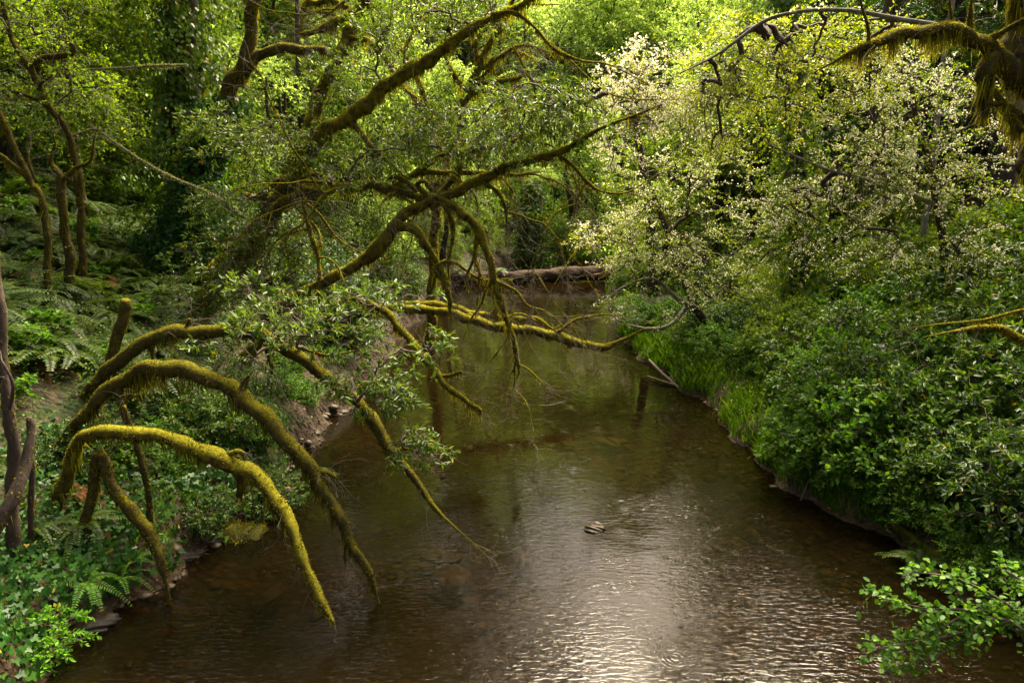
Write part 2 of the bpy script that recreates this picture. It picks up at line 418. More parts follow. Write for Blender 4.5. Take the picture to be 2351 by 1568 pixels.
def TZ(x, y):
    x = np.asarray(x, float); y = np.asarray(y, float)
    dl = xl(y) - x; dr = x - xr(y); de = y - YEND
    bl = .55 * sst(dl / .35) + .50 * np.clip(dl, 0, 4) + .50 * np.maximum(dl - 4, 0)
    br = .35 * sst(dr / .35) + .24 * np.clip(dr, 0, 3) + .42 * np.maximum(dr - 3, 0)
    be = .3 * sst(de / .6) + .05 * np.clip(de, 0, 12) + .42 * np.maximum(de - 12, 0)
    land = np.maximum(np.maximum(bl, br), be)
    hi = np.minimum(land, 85 + .05 * land)
    rough = .10 * wav(x, y, 1.9) + .06 * wav(x, y, 4.3, 2.) + .5 * wav(x, y, .31, 1.) * np.clip(land / 6, 0, 1)
    ins = np.minimum(np.minimum(-dl, -dr), -de)       # distance inside the creek
    bed = -.10 - .42 * sst(ins / 2.2) + .05 * wav(x, y, 1.3) + .035 * wav(x, y, 3.7, 1.)
    return np.where(ins > 0, -.02 + (bed + .02) * sst(ins / .35), hi + rough * sst(land / .5))

def GP(xpx, Y):
    z = 1.
    for _ in range(4):
        X = (xpx - CX) / F * (Y * CP + (CAMZ - z) * SP); z = float(TZ(X, Y))
    return np.array([X, Y, z])

def geo(a, b, n, k): t = np.linspace(0, 1, n); return a + (b - a) * (np.expm1(k * t) / math.expm1(k))
xs = np.concatenate([-geo(13, 150, 50, 2.5)[::-1], np.arange(-12.85, 13, .15), geo(13, 150, 50, 2.5)])
ys = np.concatenate([-geo(4, 60, 14, 2)[::-1], np.arange(-3.8, 60, .25), geo(60, 300, 60, 2.)])
X2, Y2 = np.meshgrid(xs, ys); Z2 = TZ(X2, Y2)
mb = MB(); nx, ny = len(xs), len(ys)
ii = (np.arange(ny - 1)[:, None] * nx + np.arange(nx - 1)[None]).ravel()
mb.add(np.stack([X2, Y2, Z2], -1), np.stack([ii, ii + 1, ii + nx + 1, ii + nx], -1))
def ground_mat():
    m, t, out = nt('forest floor')
    n1 = noise(t, 1.3, 6., .65); n2 = noise(t, 7., 5., .65); n5 = noise(t, .35, 3.)
    litter = ramp(t, n2.outputs['Fac'], [(.3, (.022, .014, .008)), (.5, (.05, .032, .018)), (.68, (.10, .062, .035)), (.8, (.15, .09, .05))]).outputs['Color']
    green = ramp(t, n2.outputs['Fac'], [(.3, (.012, .022, .005)), (.7, (.035, .06, .010))]).outputs['Color']
    mr = t.nodes.new('ShaderNodeMapRange'); mr.inputs[1].default_value = .45; mr.inputs[2].default_value = .6; t.links.new(n1.outputs['Fac'], mr.inputs[0])
    land = mixc(t, mr.outputs[0], litter, green)
    # stream bed: dark silt with paler and rusty cobbles
    tc = t.nodes.new('ShaderNodeTexCoord'); mp = t.nodes.new('ShaderNodeMapping'); mp.inputs['Scale'].default_value = (1, 1.5, 1)
    t.links.new(tc.outputs['Object'], mp.inputs['Vector'])
    vo = N(t, 'ShaderNodeTexVoronoi', Scale=7.); t.links.new(mp.outputs[0], vo.inputs['Vector'])
    cob = ramp(t, None, [(0., (.010, .0065, .0025)), (.35, (.026, .016, .006)), (.7, (.055, .033, .012)), (1., (.11, .07, .03))])
    sx2 = t.nodes.new('ShaderNodeSeparateXYZ'); t.links.new(vo.outputs['Color'], sx2.inputs[0]); t.links.new(sx2.outputs[0], cob.inputs['Fac'])
    rim = ramp(t, vo.outputs['Distance'], [(.35, (1, 1, 1)), (.75, (.35, .3, .28))])
    mu = t.nodes.new('ShaderNodeMix'); mu.data_type = 'RGBA'; mu.blend_type = 'MULTIPLY'; mu.inputs[0].default_value = .8
    t.links.new(cob.outputs[0], mu.inputs[6]); t.links.new(rim.outputs[0], mu.inputs[7])
    silt = ramp(t, n1.outputs['Fac'], [(.35, (.010, .008, .003)), (.65, (.034, .023, .008))]).outputs['Color']
    mr5 = t.nodes.new('ShaderNodeMapRange'); mr5.inputs[1].default_value = .42; mr5.inputs[2].default_value = .58; t.links.new(n5.outputs['Fac'], mr5.inputs[0])
    bed = mixc(t, mr5.outputs[0], silt, mu.outputs[2])
    g = t.nodes.new('ShaderNodeNewGeometry'); sx = t.nodes.new('ShaderNodeSeparateXYZ'); t.links.new(g.outputs['Position'], sx.inputs[0])
    zz = N(t, 'ShaderNodeMath', operation='MULTIPLY_ADD'); zz.inputs[1].default_value = .35; t.links.new(n2.outputs['Fac'], zz.inputs[0]); t.links.new(sx.outputs['Z'], zz.inputs[2])
    mud = ramp(t, n2.outputs['Fac'], [(.3, (.016, .010, .005)), (.7, (.060, .036, .017))]).outputs['Color']
    m1 = t.nodes.new('ShaderNodeMapRange'); m1.inputs[1].default_value = .08; m1.inputs[2].default_value = .2; t.links.new(zz.outputs[0], m1.inputs[0])
    m2 = t.nodes.new('ShaderNodeMapRange'); m2.inputs[1].default_value = .5; m2.inputs[2].default_value = .85; t.links.new(zz.outputs[0], m2.inputs[0])
    c = mixc(t, m2.outputs[0], mixc(t, m1.outputs[0], bed, mud), land)
    b = N(t, 'ShaderNodeBsdfPrincipled', Roughness=.85); t.links.new(c, b.inputs['Base Color']); b.inputs['Specular IOR Level'].default_value = .25
    hs = N(t, 'ShaderNodeMath', operation='SUBTRACT'); t.links.new(n2.outputs['Fac'], hs.inputs[0]); t.links.new(vo.outputs['Distance'], hs.inputs[1])
    bp = N(t, 'ShaderNodeBump', Strength=.8, Distance=.06); t.links.new(hs.outputs[0], bp.inputs['Height'])
    t.links.new(bp.outputs[0], b.inputs['Normal']); t.links.new(b.outputs[0], out.inputs['Surface'])
    return m
single('ground', mb, ground_mat(), kind='structure', smooth=True)

def water_mat():
    m, t, out = nt('creek water')
    tc = t.nodes.new('ShaderNodeTexCoord')
    def mapped(sc, rot=0.):
        mp = t.nodes.new('ShaderNodeMapping'); mp.inputs['Scale'].default_value = sc; mp.inputs['Rotation'].default_value = (0, 0, rot)
        t.links.new(tc.outputs['Object'], mp.inputs['Vector']); return mp.outputs[0]
    n1 = N(t, 'ShaderNodeTexNoise', Scale=13., Detail=2., Roughness=.5, Distortion=.5); t.links.new(mapped((.5, 1.3, 1), .12), n1.inputs['Vector'])
    n2 = N(t, 'ShaderNodeTexNoise', Scale=1.1, Detail=2.); t.links.new(mapped((.6, 1.3, 1), -.3), n2.inputs['Vector'])
    n3 = N(t, 'ShaderNodeTexNoise', Scale=.35, Detail=2.); t.links.new(mapped((1, 1, 1)), n3.inputs['Vector'])
    # rain rings
    vo = N(t, 'ShaderNodeTexVoronoi', Scale=1.15); t.links.new(mapped((1, 1, 1)), vo.inputs['Vector']); vo.voronoi_dimensions = '2D'
    sxx = t.nodes.new('ShaderNodeSeparateXYZ'); t.links.new(vo.outputs['Color'], sxx.inputs[0])
    ph = N(t, 'ShaderNodeMath', operation='MULTIPLY_ADD'); t.links.new(vo.outputs['Distance'], ph.inputs[0]); ph.inputs[1].default_value = 95.
    p2 = N(t, 'ShaderNodeMath', operation='MULTIPLY'); t.links.new(sxx.outputs[0], p2.inputs[0]); p2.inputs[1].default_value = 6.28; t.links.new(p2.outputs[0], ph.inputs[2])
    sn = N(t, 'ShaderNodeMath', operation='SINE'); t.links.new(ph.outputs[0], sn.inputs[0])
    fo = t.nodes.new('ShaderNodeMapRange'); t.links.new(vo.outputs['Distance'], fo.inputs[0])
    rr = N(t, 'ShaderNodeMath', operation='MULTIPLY_ADD'); t.links.new(sxx.outputs[1], rr.inputs[0]); rr.inputs[1].default_value = .34; rr.inputs[2].default_value = .02
    fo.inputs[1].default_value = 0.; t.links.new(rr.outputs[0], fo.inputs[2]); fo.inputs[3].default_value = 1.; fo.inputs[4].default_value = 0.
    rg = N(t, 'ShaderNodeMath', operation='MULTIPLY'); t.links.new(sn.outputs[0], rg.inputs[0]); t.links.new(fo.outputs[0], rg.inputs[1])
    amp = t.nodes.new('ShaderNodeMapRange'); t.links.new(n3.outputs['Fac'], amp.inputs[0]); amp.inputs[1].default_value = .35; amp.inputs[2].default_value = .65; amp.inputs[3].default_value = .2; amp.inputs[4].default_value = 1.
    sp = t.nodes.new('ShaderNodeSeparateXYZ'); t.links.new(tc.outputs['Object'], sp.inputs[0])      # riffle over the shallows downstream, slack water above
    rf = t.nodes.new('ShaderNodeMapRange'); t.links.new(sp.outputs['Y'], rf.inputs[0]); rf.inputs[1].default_value = 9.; rf.inputs[2].default_value = 17.; rf.inputs[3].default_value = 1.; rf.inputs[4].default_value = .22
    am2 = N(t, 'ShaderNodeMath', operation='MULTIPLY'); t.links.new(amp.outputs[0], am2.inputs[0]); t.links.new(rf.outputs[0], am2.inputs[1])
    a1 = N(t, 'ShaderNodeMath', operation='MULTIPLY'); t.links.new(n1.outputs['Fac'], a1.inputs[0]); t.links.new(am2.outputs[0], a1.inputs[1])
    h1 = N(t, 'ShaderNodeMath', operation='MULTIPLY_ADD'); t.links.new(rg.outputs[0], h1.inputs[0]); h1.inputs[1].default_value = .10; t.links.new(a1.outputs[0], h1.inputs[2])
    h2 = N(t, 'ShaderNodeMath', operation='MULTIPLY_ADD'); t.links.new(n2.outputs['Fac'], h2.inputs[0]); h2.inputs[1].default_value = .5; t.links.new(h1.outputs[0], h2.inputs[2])
    bp = N(t, 'ShaderNodeBump', Strength=1., Distance=WATER_BUMP); t.links.new(h2.outputs[0], bp.inputs['Height'])
    fr = N(t, 'ShaderNodeFresnel', IOR=1.333); t.links.new(bp.outputs[0], fr.inputs['Normal'])
    gl = N(t, 'ShaderNodeBsdfGlossy', Roughness=.03); t.links.new(bp.outputs[0], gl.inputs['Normal'])
    tp = N(t, 'ShaderNodeBsdfTransparent'); tp.inputs['Color'].default_value = (.44, .34, .155, 1)
    df = N(t, 'ShaderNodeBsdfDiffuse'); df.inputs['Color'].default_value = (.008, .0065, .0025, 1)
    s1 = N(t, 'ShaderNodeMixShader'); s1.inputs[0].default_value = .3; t.links.new(tp.outputs[0], s1.inputs[1]); t.links.new(df.outputs[0], s1.inputs[2])
    s2 = t.nodes.new('ShaderNodeMixShader'); t.links.new(fr.outputs[0], s2.inputs[0]); t.links.new(s1.outputs[0], s2.inputs[1]); t.links.new(gl.outputs[0], s2.inputs[2])
    t.links.new(s2.outputs[0], out.inputs['Surface'])
    return m
WATER_BUMP = .0125
mb = MB(); mb.add([(-16, -30, 0), (20, -30, 0), (20, YEND + 3, 0), (-16, YEND + 3, 0)], [[0, 1, 2, 3]])
single('creek_water', mb, water_mat(), kind='structure')

# pebbles and cobbles on the bed
def stones(mb, rng, P, sx, flat=.45):
    ico = [(0, 0, 1)] + [(math.cos(a) * .9, math.sin(a) * .9, .45) for a in np.arange(6) * 1.047] + [(math.cos(a + .5), math.sin(a + .5), -.45) for a in np.arange(6) * 1.047] + [(0, 0, -1)]
    ico = np.array(ico)
    Fc = [(0, 1 + i, 1 + (i + 1) % 6) for i in range(6)] + [(1 + i, 7 + i, 1 + (i + 1) % 6) for i in range(6)] + [(1 + (i + 1) % 6, 7 + i, 7 + (i + 1) % 6) for i in range(6)] + [(13, 7 + (i + 1) % 6, 7 + i) for i in range(6)]
    M_ = len(P); a = rng.random(M_) * 6.28
    V = ico[None] * (1 + rng.normal(size=(M_, 14, 3)) * .12) * (sx[:, None, None] * np.stack([np.ones(M_), rng.uniform(.55, .9, M_), np.full(M_, flat)], -1)[:, None])
    c, s = np.cos(a)[:, None], np.sin(a)[:, None]
    V = np.stack([V[..., 0] * c - V[..., 1] * s, V[..., 0] * s + V[..., 1] * c, V[..., 2]], -1) + P[:, None]
    mb.add(V, (np.array(Fc)[None] + (np.arange(M_) * 14)[:, None, None]).reshape(-1, 3))
g = rs(3); mb = MB()
n = 2600; Yp = g.uniform(5, 24, n); u = g.random(n); Xp = xl(Yp) + .2 + (xr(Yp) - xl(Yp) - .4) * np.where(g.random(n) < .65, 1 - .6 * u ** 1.5, u)
sz = np.exp(g.normal(-2.75, .5, n)).clip(.025, .22)
stones(mb, g, np.stack([Xp, Yp, TZ(Xp, Yp) + .1 * sz], -1), sz)
single('pebbles', mb, M['stone'], kind='stuff', smooth=True)

def boulder(seed, loc, r, mat, label, moss=None):
    g = rs(seed); import bmesh
    bm = bmesh.new(); bmesh.ops.create_icosphere(bm, subdivisions=4, radius=1)
    ph = g.random((6, 3)) * 6.28; fr = g.uniform(.8, 3.2, (6, 3))
    for v in bm.verts:
        c = np.array(v.co); d = sum(.13 / (1 + .35 * k) * math.sin(float(np.dot(fr[k], c * (1 + k * .9)) + ph[k][0])) for k in range(6))
        v.co = Vector((c * (1 + d)) * np.array(r))
    me = bpy.data.meshes.new('rock'); bm.to_mesh(me); bm.free()
    for p in me.polygons: p.use_smooth = True
    me.materials.append(mat); o = bpy.data.objects.new('rock', me); o.location = loc; COL.objects.link(o)
    o['label'] = label; o['category'] = 'rock'
    o.rotation_euler = (0, 0, g.random() * 6)
    return o
def wl(x, y, z): p = Gw(x, y); return (p[0], p[1], z)
boulder(1, wl(1367, 1212, .0), (.19, .15, .09), M['stone'], 'small brown rock breaking the surface in the middle of the creek')
boulder(2, wl(1035, 1300, -.22), (.30, .30, .14), M['stone'], 'round orange brown boulder under water near the mossy branch tips')
boulder(3, wl(615, 1345, -.22), (.36, .2, .12), M['stone'], 'flat brown rock under water between the two drooping mossy stems')
boulder(4, wl(1015, 1245, -.28), (.36, .17, .10), M['stone'], 'dim flat stone under water behind the round boulder')
boulder(5, wl(1200, 1250, -.26), (.30, .14, .10), M['stone'], 'reddish flat stone under water left of the small brown rock')
boulder(6, wl(1400, 990, -.3), (.42, .22, .12), M['stone'], 'pale sunken stone in mid creek below the long mossy limb')
boulder(7, wl(495, 1240, .02), (.52, .13, .10), M['wetrock'], 'grey wet ledge of rock at the foot of the ivy bank').rotation_euler = (.1, .15, .75)
boulder(17, wl(430, 1283, .0), (.3, .12, .09), M['wetrock'], 'dark wet rock continuing the grey ledge along the water edge').rotation_euler = (.1, .1, .9)
bo = boulder(8, GP(560, 11.0) + np.array([-.1, .1, .0]), (.5, .42, .30), M['darkrock'], 'large moss covered boulder at the water edge under the arching stems')
q = rs(18); mb = MB(); k = 2600; d_ = rdir(q, k); d_[:, 2] = np.abs(d_[:, 2]) * 1.2 - .25; bm_v = np.array([v.co for v in bo.data.vertices])
ii_ = q.integers(0, len(bm_v), k); nn_ = norm(bm_v[ii_] / np.array([.36, .25, .18])); ok = nn_[:, 2] > -.2; r_ = bm_v[ii_][ok] + q.normal(size=(ok.sum(), 3)) * .015; dd_ = norm(nn_[ok] + rdir(q, ok.sum()) * .8 + np.array([0, 0, -.3])); w_ = norm(np.cross(dd_, rdir(q, len(dd_)))) * .008
mb.add(np.stack([r_ - w_, r_ + w_, r_ + dd_ * q.uniform(.03, .09, len(dd_))[:, None]], 1), np.arange(3 * len(dd_)).reshape(-1, 3))
o_ = bpy.data.objects.new('moss', mb.mesh('moss', M['mossdim'])); COL.objects.link(o_); o_.parent = bo
boulder(9, wl(215, 1445, .0), (.32, .14, .10), M['wetrock'], 'dark wet rock at the water edge under the leafy green plant').rotation_euler = (.1, 0, .8)

# ------------------------------------------------------------------ hero trees of mossy limbs
def pix(path, Yd=None, dd=None):
    """(x, y, distance, thickness) in photo pixels -> points and radii in metres"""
    out = []
    for q in path:
        x, y = q[0], q[1]; Y = q[2]; d = q[3]
        out.append((*W(x, y, Y), Rad(d, y, Y)))
    return np.array(out)
class Limb:
    def __init__(s, path, step=.07, raw=False, jit=.0, seed=0):
        P = path if raw else pix(path)
        S = spline(P, step); s.P, s.r = S[:, :3], S[:, 3]
        if jit:
            g = rs(seed); k = len(s.P); w = np.cumsum(g.normal(size=(k, 3)), 0); w -= np.linspace(0, 1, k)[:, None] * w[-1]; s.P = s.P + w * jit * .1
def mossy_tree(name, label, cat, trunk, limbs=(), seed=0, bark='mossbark', moss='moss', dens=1000, ln=.022, wd=.009, hang=.12, hang_p=.3, twig_at=None, twigs=(6, .9), lump=.13, base=None, names='limb', group=None, thin=.64, tbark=None, tmoss=1., extra=0, span=(1.2, 3.)):
    """an Empty at the foot, one trunk mesh, one mesh per limb, each with its own moss; returns (root, limbs)"""
    g = rs(seed)
    L = [Limb(trunk)] + [Limb(l) for l in limbs]
    for l in L:
        sl = np.concatenate([[0], np.cumsum(np.linalg.norm(np.diff(l.P, axis=0), axis=1))]); f = g.random(8) * 6.28
        l.P = l.P + np.stack([np.sin(sl * 2.9 + f[0]) + .6 * np.sin(sl * 6.7 + f[1]), np.sin(sl * 3.3 + f[2]), np.sin(sl * 2.5 + f[3]) + .6 * np.sin(sl * 7.3 + f[4])], -1) * (l.r * .16)[:, None] * np.clip(sl / .3, 0, 1)[:, None]
        l.r = l.r * thin * (1 + (.04 if 'dim' in bark or bark == 'bark' else .08) * (np.sin(sl * 4.1 + f[5]) + np.sin(sl * 9.7 + f[6]) + .8 * np.sin(sl * 17 + f[7])))
    for k in range(extra):                              # thinner limbs that cross and droop
        src = L[int(g.integers(0, len(L)))]; i = int(g.uniform(.25, .95) * (len(src.P) - 1)); p = src.P[i].copy(); d = rdir(g, 1)[0] * np.array([1., .6, .55]) + norm(src.P[min(i + 1, len(src.P) - 1)] - src.P[i - 1]) * .5
        ln_ = g.uniform(*span); r_ = min(src.r[i] * .75, g.uniform(.026, .06)); pts = []
        n_ = 9; bend = rdir(g, 1)[0] * .35
        for q in range(n_):
            pts.append((*p, max(r_ * (1 - .8 * q / n_), .006))); d = norm(d + bend * .3 + rdir(g, 1)[0] * .32 + np.array([0, 0, -.10])); p = p + d * ln_ / n_
            if p[2] < .5: d[2] = abs(d[2])
        L.append(Limb(np.array(pts), .07, True))
    b = L[0].P[0]
    root = thing(name, label, cat, (b[0], b[1], min(b[2], float(TZ(b[0], b[1]))) if base is None else base), group)
    for i, l in enumerate(L):
        mb = MB(); tube(mb, l.P, l.r, 12 if l.r.max() > .12 else 8, lump, g)
        mt = MB()
        if twigs[0]:                                    # leafless twigs at the outer end
            k = max(2, int(twigs[0]))
            q = (len(l.P) - 1 - (g.random(k) ** 1.5 * len(l.P) * .6)).astype(int).clip(1); q[0] = len(l.P) - 1
            d = norm(l.P[q] - l.P[q - 1]) * .7 + rdir(g, k) * .55 + np.array([0, 0, -.2]); d[0] = l.P[-1] - l.P[-2]
            bare_twigs(g, mt, l.P[q], norm(d), twigs[1], 3, .006)
        o = part('trunk' if i == 0 else names, mb, M[tbark if tbark and i == 0 else bark], root, True, None, mt, M['twig'])
        if i == 0 and tmoss == 0: continue
        mf = MB(); sc = dens * (.35 + l.r.mean() / .15) * (tmoss if i == 0 else 1.)
        moss_fuzz(g, mf, l.P, l.r, sc, ln, wd, hang, hang_p)
        subpart('moss', mf, M[moss], o, root)
    return root, L

def leafy(root, limbs, seed, C, mat='bay', wood=True, **kw):
    g = rs(seed); mW, mL = MB(), MB()
    T = np.concatenate([l.P[::3] for l in limbs])
    crown(g, mW, mL, T, C, **kw)
    if wood: part('branch_wood', mW, M['twig'], root)
    part('foliage', mL, M[mat], root)

def foot(x, Y, d, dz=-.15):
    p = GP(x, Y); return p + np.array([0, 0, dz])
def pfoot(x, Y):                                 # pixel row at which the ground stands for column x, distance Y
    p = GP(x, Y); v = p - np.array([0, 0, CAMZ]); dep = v[1] * CP - v[2] * SP; up = v[1] * SP + v[2] * CP
    return CY - up / dep * F

fy = lambda x, Y: pfoot(x, Y) + 12
# three arching stems over the near water, left bank
A1, L1 = mossy_tree('arching_tree', 'mossy stem making the highest and widest of the three arches over the creek', 'tree',
    [(120, fy(120, 12.2), 12.2, 52), (170, 960, 12.2, 50), (215, 885, 12.2, 50), (290, 812, 12.1, 55), (390, 770, 12.0, 58), (500, 757, 11.8, 58), (600, 772, 11.5, 54), (690, 822, 11.2, 50), (770, 882, 11., 46), (850, 950, 10.8, 50), (890, 1025, 10.6, 42), (950, 1100, 10.4, 30), (1000, 1165, 10.2, 18), (1040, 1205, 10.1, 7), (1120, 1277, 10., 3)],
    [[(640, 790, 11.3, 18), (690, 800, 11.3, 12), (760, 815, 11.2, 8), (840, 800, 11.2, 4)], [(610, 790, 11.5, 20), (625, 840, 11.4, 16), (615, 880, 11.4, 10)], [(425, 765, 11.9, 26), (432, 745, 11.9, 20), (436, 732, 11.9, 14)], [(905, 1040, 10.6, 22), (925, 1030, 10.5, 13), (955, 1035, 10.5, 5)], [(345, 785, 12.1, 24), (350, 830, 12.1, 14), (340, 870, 12.1, 6)]], 11, 'mossdimbark', 'mossdim', hang=.22, hang_p=.5, twigs=(9, .7), thin=.56)
A2, L2 = mossy_tree('arching_tree', 'thick mossy stem making the middle of the three arches over the creek', 'tree',
    [(110, fy(110, 10.7), 10.7, 50), (170, 985, 10.7, 40), (205, 940, 10.7, 44), (250, 890, 10.7, 52), (300, 862, 10.6, 60), (360, 848, 10.5, 64), (440, 851, 10.3, 68), (510, 880, 10.1, 66), (590, 940, 9.9, 64), (650, 1000, 9.7, 62), (700, 1060, 9.5, 52), (740, 1120, 9.4, 46), (775, 1180, 9.3, 44), (815, 1260, 9.2, 36), (850, 1320, 9.1, 26), (862, 1358, 9.05, 10), (880, 1410, 9., 4)],
    [[(720, 1085, 9.5, 26), (755, 1085, 9.45, 16), (775, 1100, 9.4, 8)], [(555, 905, 10., 30), (560, 880, 10., 22), (572, 862, 10., 12)], [(800, 1230, 9.2, 18), (790, 1270, 9.2, 9), (795, 1310, 9.2, 3)], [(270, 870, 10.7, 30), (280, 930, 10.6, 26), (300, 1000, 10.5, 18), (320, 1040, 10.4, 8)]], 12, 'mossdimbark', 'mossdim', hang=.26, hang_p=.5, twigs=(7, .6), thin=.57)
A3, L3 = mossy_tree('arching_tree', 'bright mossy stem making the lowest of the three arches, tip above the water', 'tree',
    [(130, fy(130, 9.7), 9.7, 50), (175, 1010, 9.6, 48), (215, 995, 9.55, 50), (260, 992, 9.5, 54), (350, 1005, 9.4, 58), (440, 1027, 9.3, 60), (530, 1055, 9.2, 70), (590, 1092, 9., 66), (630, 1150, 8.8, 52), (670, 1220, 8.6, 46), (700, 1290, 8.45, 42), (730, 1360, 8.3, 36), (755, 1408, 8.2, 24), (768, 1432, 8.15, 6)],
    [[(520, 1045, 9.2, 26), (545, 1035, 9.15, 18), (560, 1040, 9.1, 8)], [(650, 1180, 8.7, 26), (648, 1215, 8.7, 18), (655, 1235, 8.7, 10)], [(540, 1070, 9.1, 40), (555, 1110, 9.1, 34), (545, 1140, 9.1, 16)], [(690, 1270, 8.5, 18), (682, 1300, 8.5, 9)]], 13, hang=.22, hang_p=.5, twigs=(4, .35), thin=.57)
A4, L4 = mossy_tree('leaning_tree', 'thin olive mossy stem dipping steeply toward the water, with a bare hooked tip', 'tree',
    [(190, fy(190, 9.3), 9.3, 40), (225, 1050, 9.4, 36), (260, 1110, 9.35, 40), (310, 1180, 9.3, 44), (345, 1240, 9.2, 42), (368, 1290, 9.1, 34), (378, 1330, 9.05, 14), (388, 1370, 9., 10), (384, 1405, 9., 16), (376, 1440, 8.95, 5)], [], 14, 'mossdimbark', 'mossdim', hang=.2, hang_p=.4, twigs=(2, .3))
mossy_tree('leaning_tree', 'slim dark stem standing in the ivy behind the thin olive mossy stem', 'tree',
    [(345, fy(345, 9.9), 9.9, 22), (342, 1130, 9.9, 22), (322, 1060, 9.9, 24), (305, 1000, 9.9, 20), (285, 930, 9.9, 12)], [], 15, 'mossdimbark', 'mossdim', dens=300, twigs=(2, .4))
mossy_tree('tree_snag', 'short blunt mossy snag standing behind the highest mossy arch', 'snag',
    [(225, fy(225, 12.8), 12.8, 46), (240, 900, 12.8, 42), (258, 820, 12.8, 42), (275, 745, 12.8, 38), (288, 700, 12.8, 36), (290, 690, 12.8, 24)], [], 16, 'mossdimbark', 'mossdim', dens=700, hang=.06, twigs=(0, 0))
# bay leaves over the highest arch
C = np.concatenate([pblob(rs(21), 690, 735, 10.6, 190, 62, .8, 60), pblob(rs(22), 600, 800, 10.8, 150, 50, .6, 22), pblob(rs(23), 850, 850, 10.4, 110, 80, .7, 34), pblob(rs(24), 905, 905, 10.2, 55, 45, .4, 14),
                    pblob(rs(25), 955, 1020, 10.1, 70, 45, .4, 15), pblob(rs(26), 985, 790, 10.6, 40, 55, .4, 9), pblob(rs(27), 570, 655, 11., 40, 40, .4, 8), pblob(rs(28), 860, 690, 10.8, 120, 35, .5, 16)])
leafy(A1, L1, 31, C, 'bay', k=3, TL=.26, n=9, L=.125, ratio=.30, tpl='oval', rosette=True, droop=.15, up=.8, r0=.005, tr=.004)

# big leaning tree in the middle: two great stems rising to the right, a third sweeping out level
B1, LBs = mossy_tree('bay_tree', 'big leaning tree with two long mossy stems rising to the top edge', 'tree',
    [(455, fy(455, 18.6), 18.6, 92), (500, 640, 18.5, 84), (560, 570, 18.4, 80), (620, 490, 18.2, 74), (660, 430, 18., 66), (690, 388, 17.8, 58), (740, 315, 17.5, 52), (800, 265, 17.3, 54), (870, 215, 17., 52), (950, 160, 16.8, 48), (1010, 115, 16.6, 46), (1060, 85, 16.4, 36), (1100, 57, 16.3, 28), (1150, 35, 16.2, 22), (1230, -8, 16., 16), (1330, -60, 15.8, 8)],
    [[(635, 465, 18.1, 56), (672, 390, 18.4, 50), (703, 300, 18.6, 50), (740, 215, 18.8, 48), (785, 110, 19., 50), (820, 45, 19.1, 46), (850, -20, 19.2, 42), (880, -120, 19.4, 34)],
     [(545, 640, 18.3, 40), (565, 600, 18.1, 44), (590, 555, 17.9, 46), (635, 485, 17.7, 46), (690, 447, 17.5, 40), (760, 432, 17.3, 34), (830, 428, 17.1, 34), (890, 432, 16.9, 32), (940, 442, 16.7, 36), (985, 455, 16.5, 30)],
     [(830, 20, 19.1, 34), (790, 42, 19., 34), (750, 62, 18.8, 32), (722, 74, 18.7, 20), (690, 80, 18.6, 9)],
     [(690, 78, 18.8, 10), (700, 10, 19.2, 22), (725, 8, 19.2, 24), (765, 5, 19.2, 18), (800, 20, 19.2, 22)],
     [(812, 285, 17.3, 28), (848, 328, 17.2, 24), (883, 365, 17.1, 14), (920, 398, 17., 9), (960, 455, 17., 7), (975, 500, 17., 3)],
     [(1130, 35, 16.2, 18), (1175, 30, 16.1, 16), (1222, 60, 16., 13), (1270, 110, 15.8, 12), (1330, 138, 15.7, 9), (1400, 150, 15.6, 6), (1490, 195, 15.6, 3)],
     [(1250, 90, 15.9, 10), (1300, 130, 15.8, 8), (1370, 195, 15.7, 5), (1430, 225, 15.6, 4), (1560, 230, 15.6, 2)],
     [(695, 447, 17.5, 22), (688, 415, 17.5, 16), (712, 402, 17.5, 16), (740, 405, 17.5, 14), (742, 425, 17.4, 8)],
     [(560, 445, 18.2, 16), (590, 452, 18.1, 26), (625, 425, 18.1, 28), (655, 408, 18.1, 26)],
     [(550, 640, 18.3, 44), (520, 590, 18.3, 30), (560, 545, 18.2, 40), (600, 500, 18.2, 34)],
     [(800, 85, 19., 22), (845, 95, 18.8, 22), (880, 130, 18.6, 18), (925, 195, 18.4, 16), (985, 260, 18.2, 12), (1005, 285, 18., 5)]],
    41, 'mossbark', 'moss', dens=800, ln=.028, wd=.012, hang=.22, hang_p=.3, twigs=(11, 1.3), thin=.6, extra=26, span=(1.6, 3.8))
C = np.concatenate([pblob(rs(51), 1150, 265, 16.5, 230, 90, 1.2, 84), pblob(rs(52), 960, 310, 17., 130, 60, 1., 40), pblob(rs(53), 560, 320, 17.8, 130, 70, .8, 34), pblob(rs(54), 480, 300, 18., 60, 40, .8, 14),
                    pblob(rs(55), 920, 50, 17., 170, 60, 1.2, 50), pblob(rs(56), 770, 190, 18., 110, 70, 1., 26), pblob(rs(57), 1290, 250, 16., 130, 60, 1., 46), pblob(rs(58), 900, 130, 17.5, 110, 50, .8, 20),
                    pblob(rs(59), 700, 330, 17.4, 140, 60, 1., 36), pblob(rs(159), 560, 470, 17.2, 120, 90, .7, 40), pblob(rs(160), 640, 560, 16.9, 90, 70, .6, 26), pblob(rs(161), 830, 380, 16.6, 120, 60, .7, 24), pblob(rs(165), 490, 640, 17.2, 110, 100, .6, 44), pblob(rs(162), 1060, 330, 15.6, 200, 60, .5, 36), pblob(rs(163), 420, -230, 17., 420, 150, 2.5, 100),  pblob(rs(60), 1080, 20, 16.6, 100, 40, 1., 22)])
leafy(B1, LBs, 61, C, 'bay', k=5, TL=.42, n=9, L=.13, ratio=.30, tpl='oval', rosette=True, droop=.2, up=.8, r0=.006)

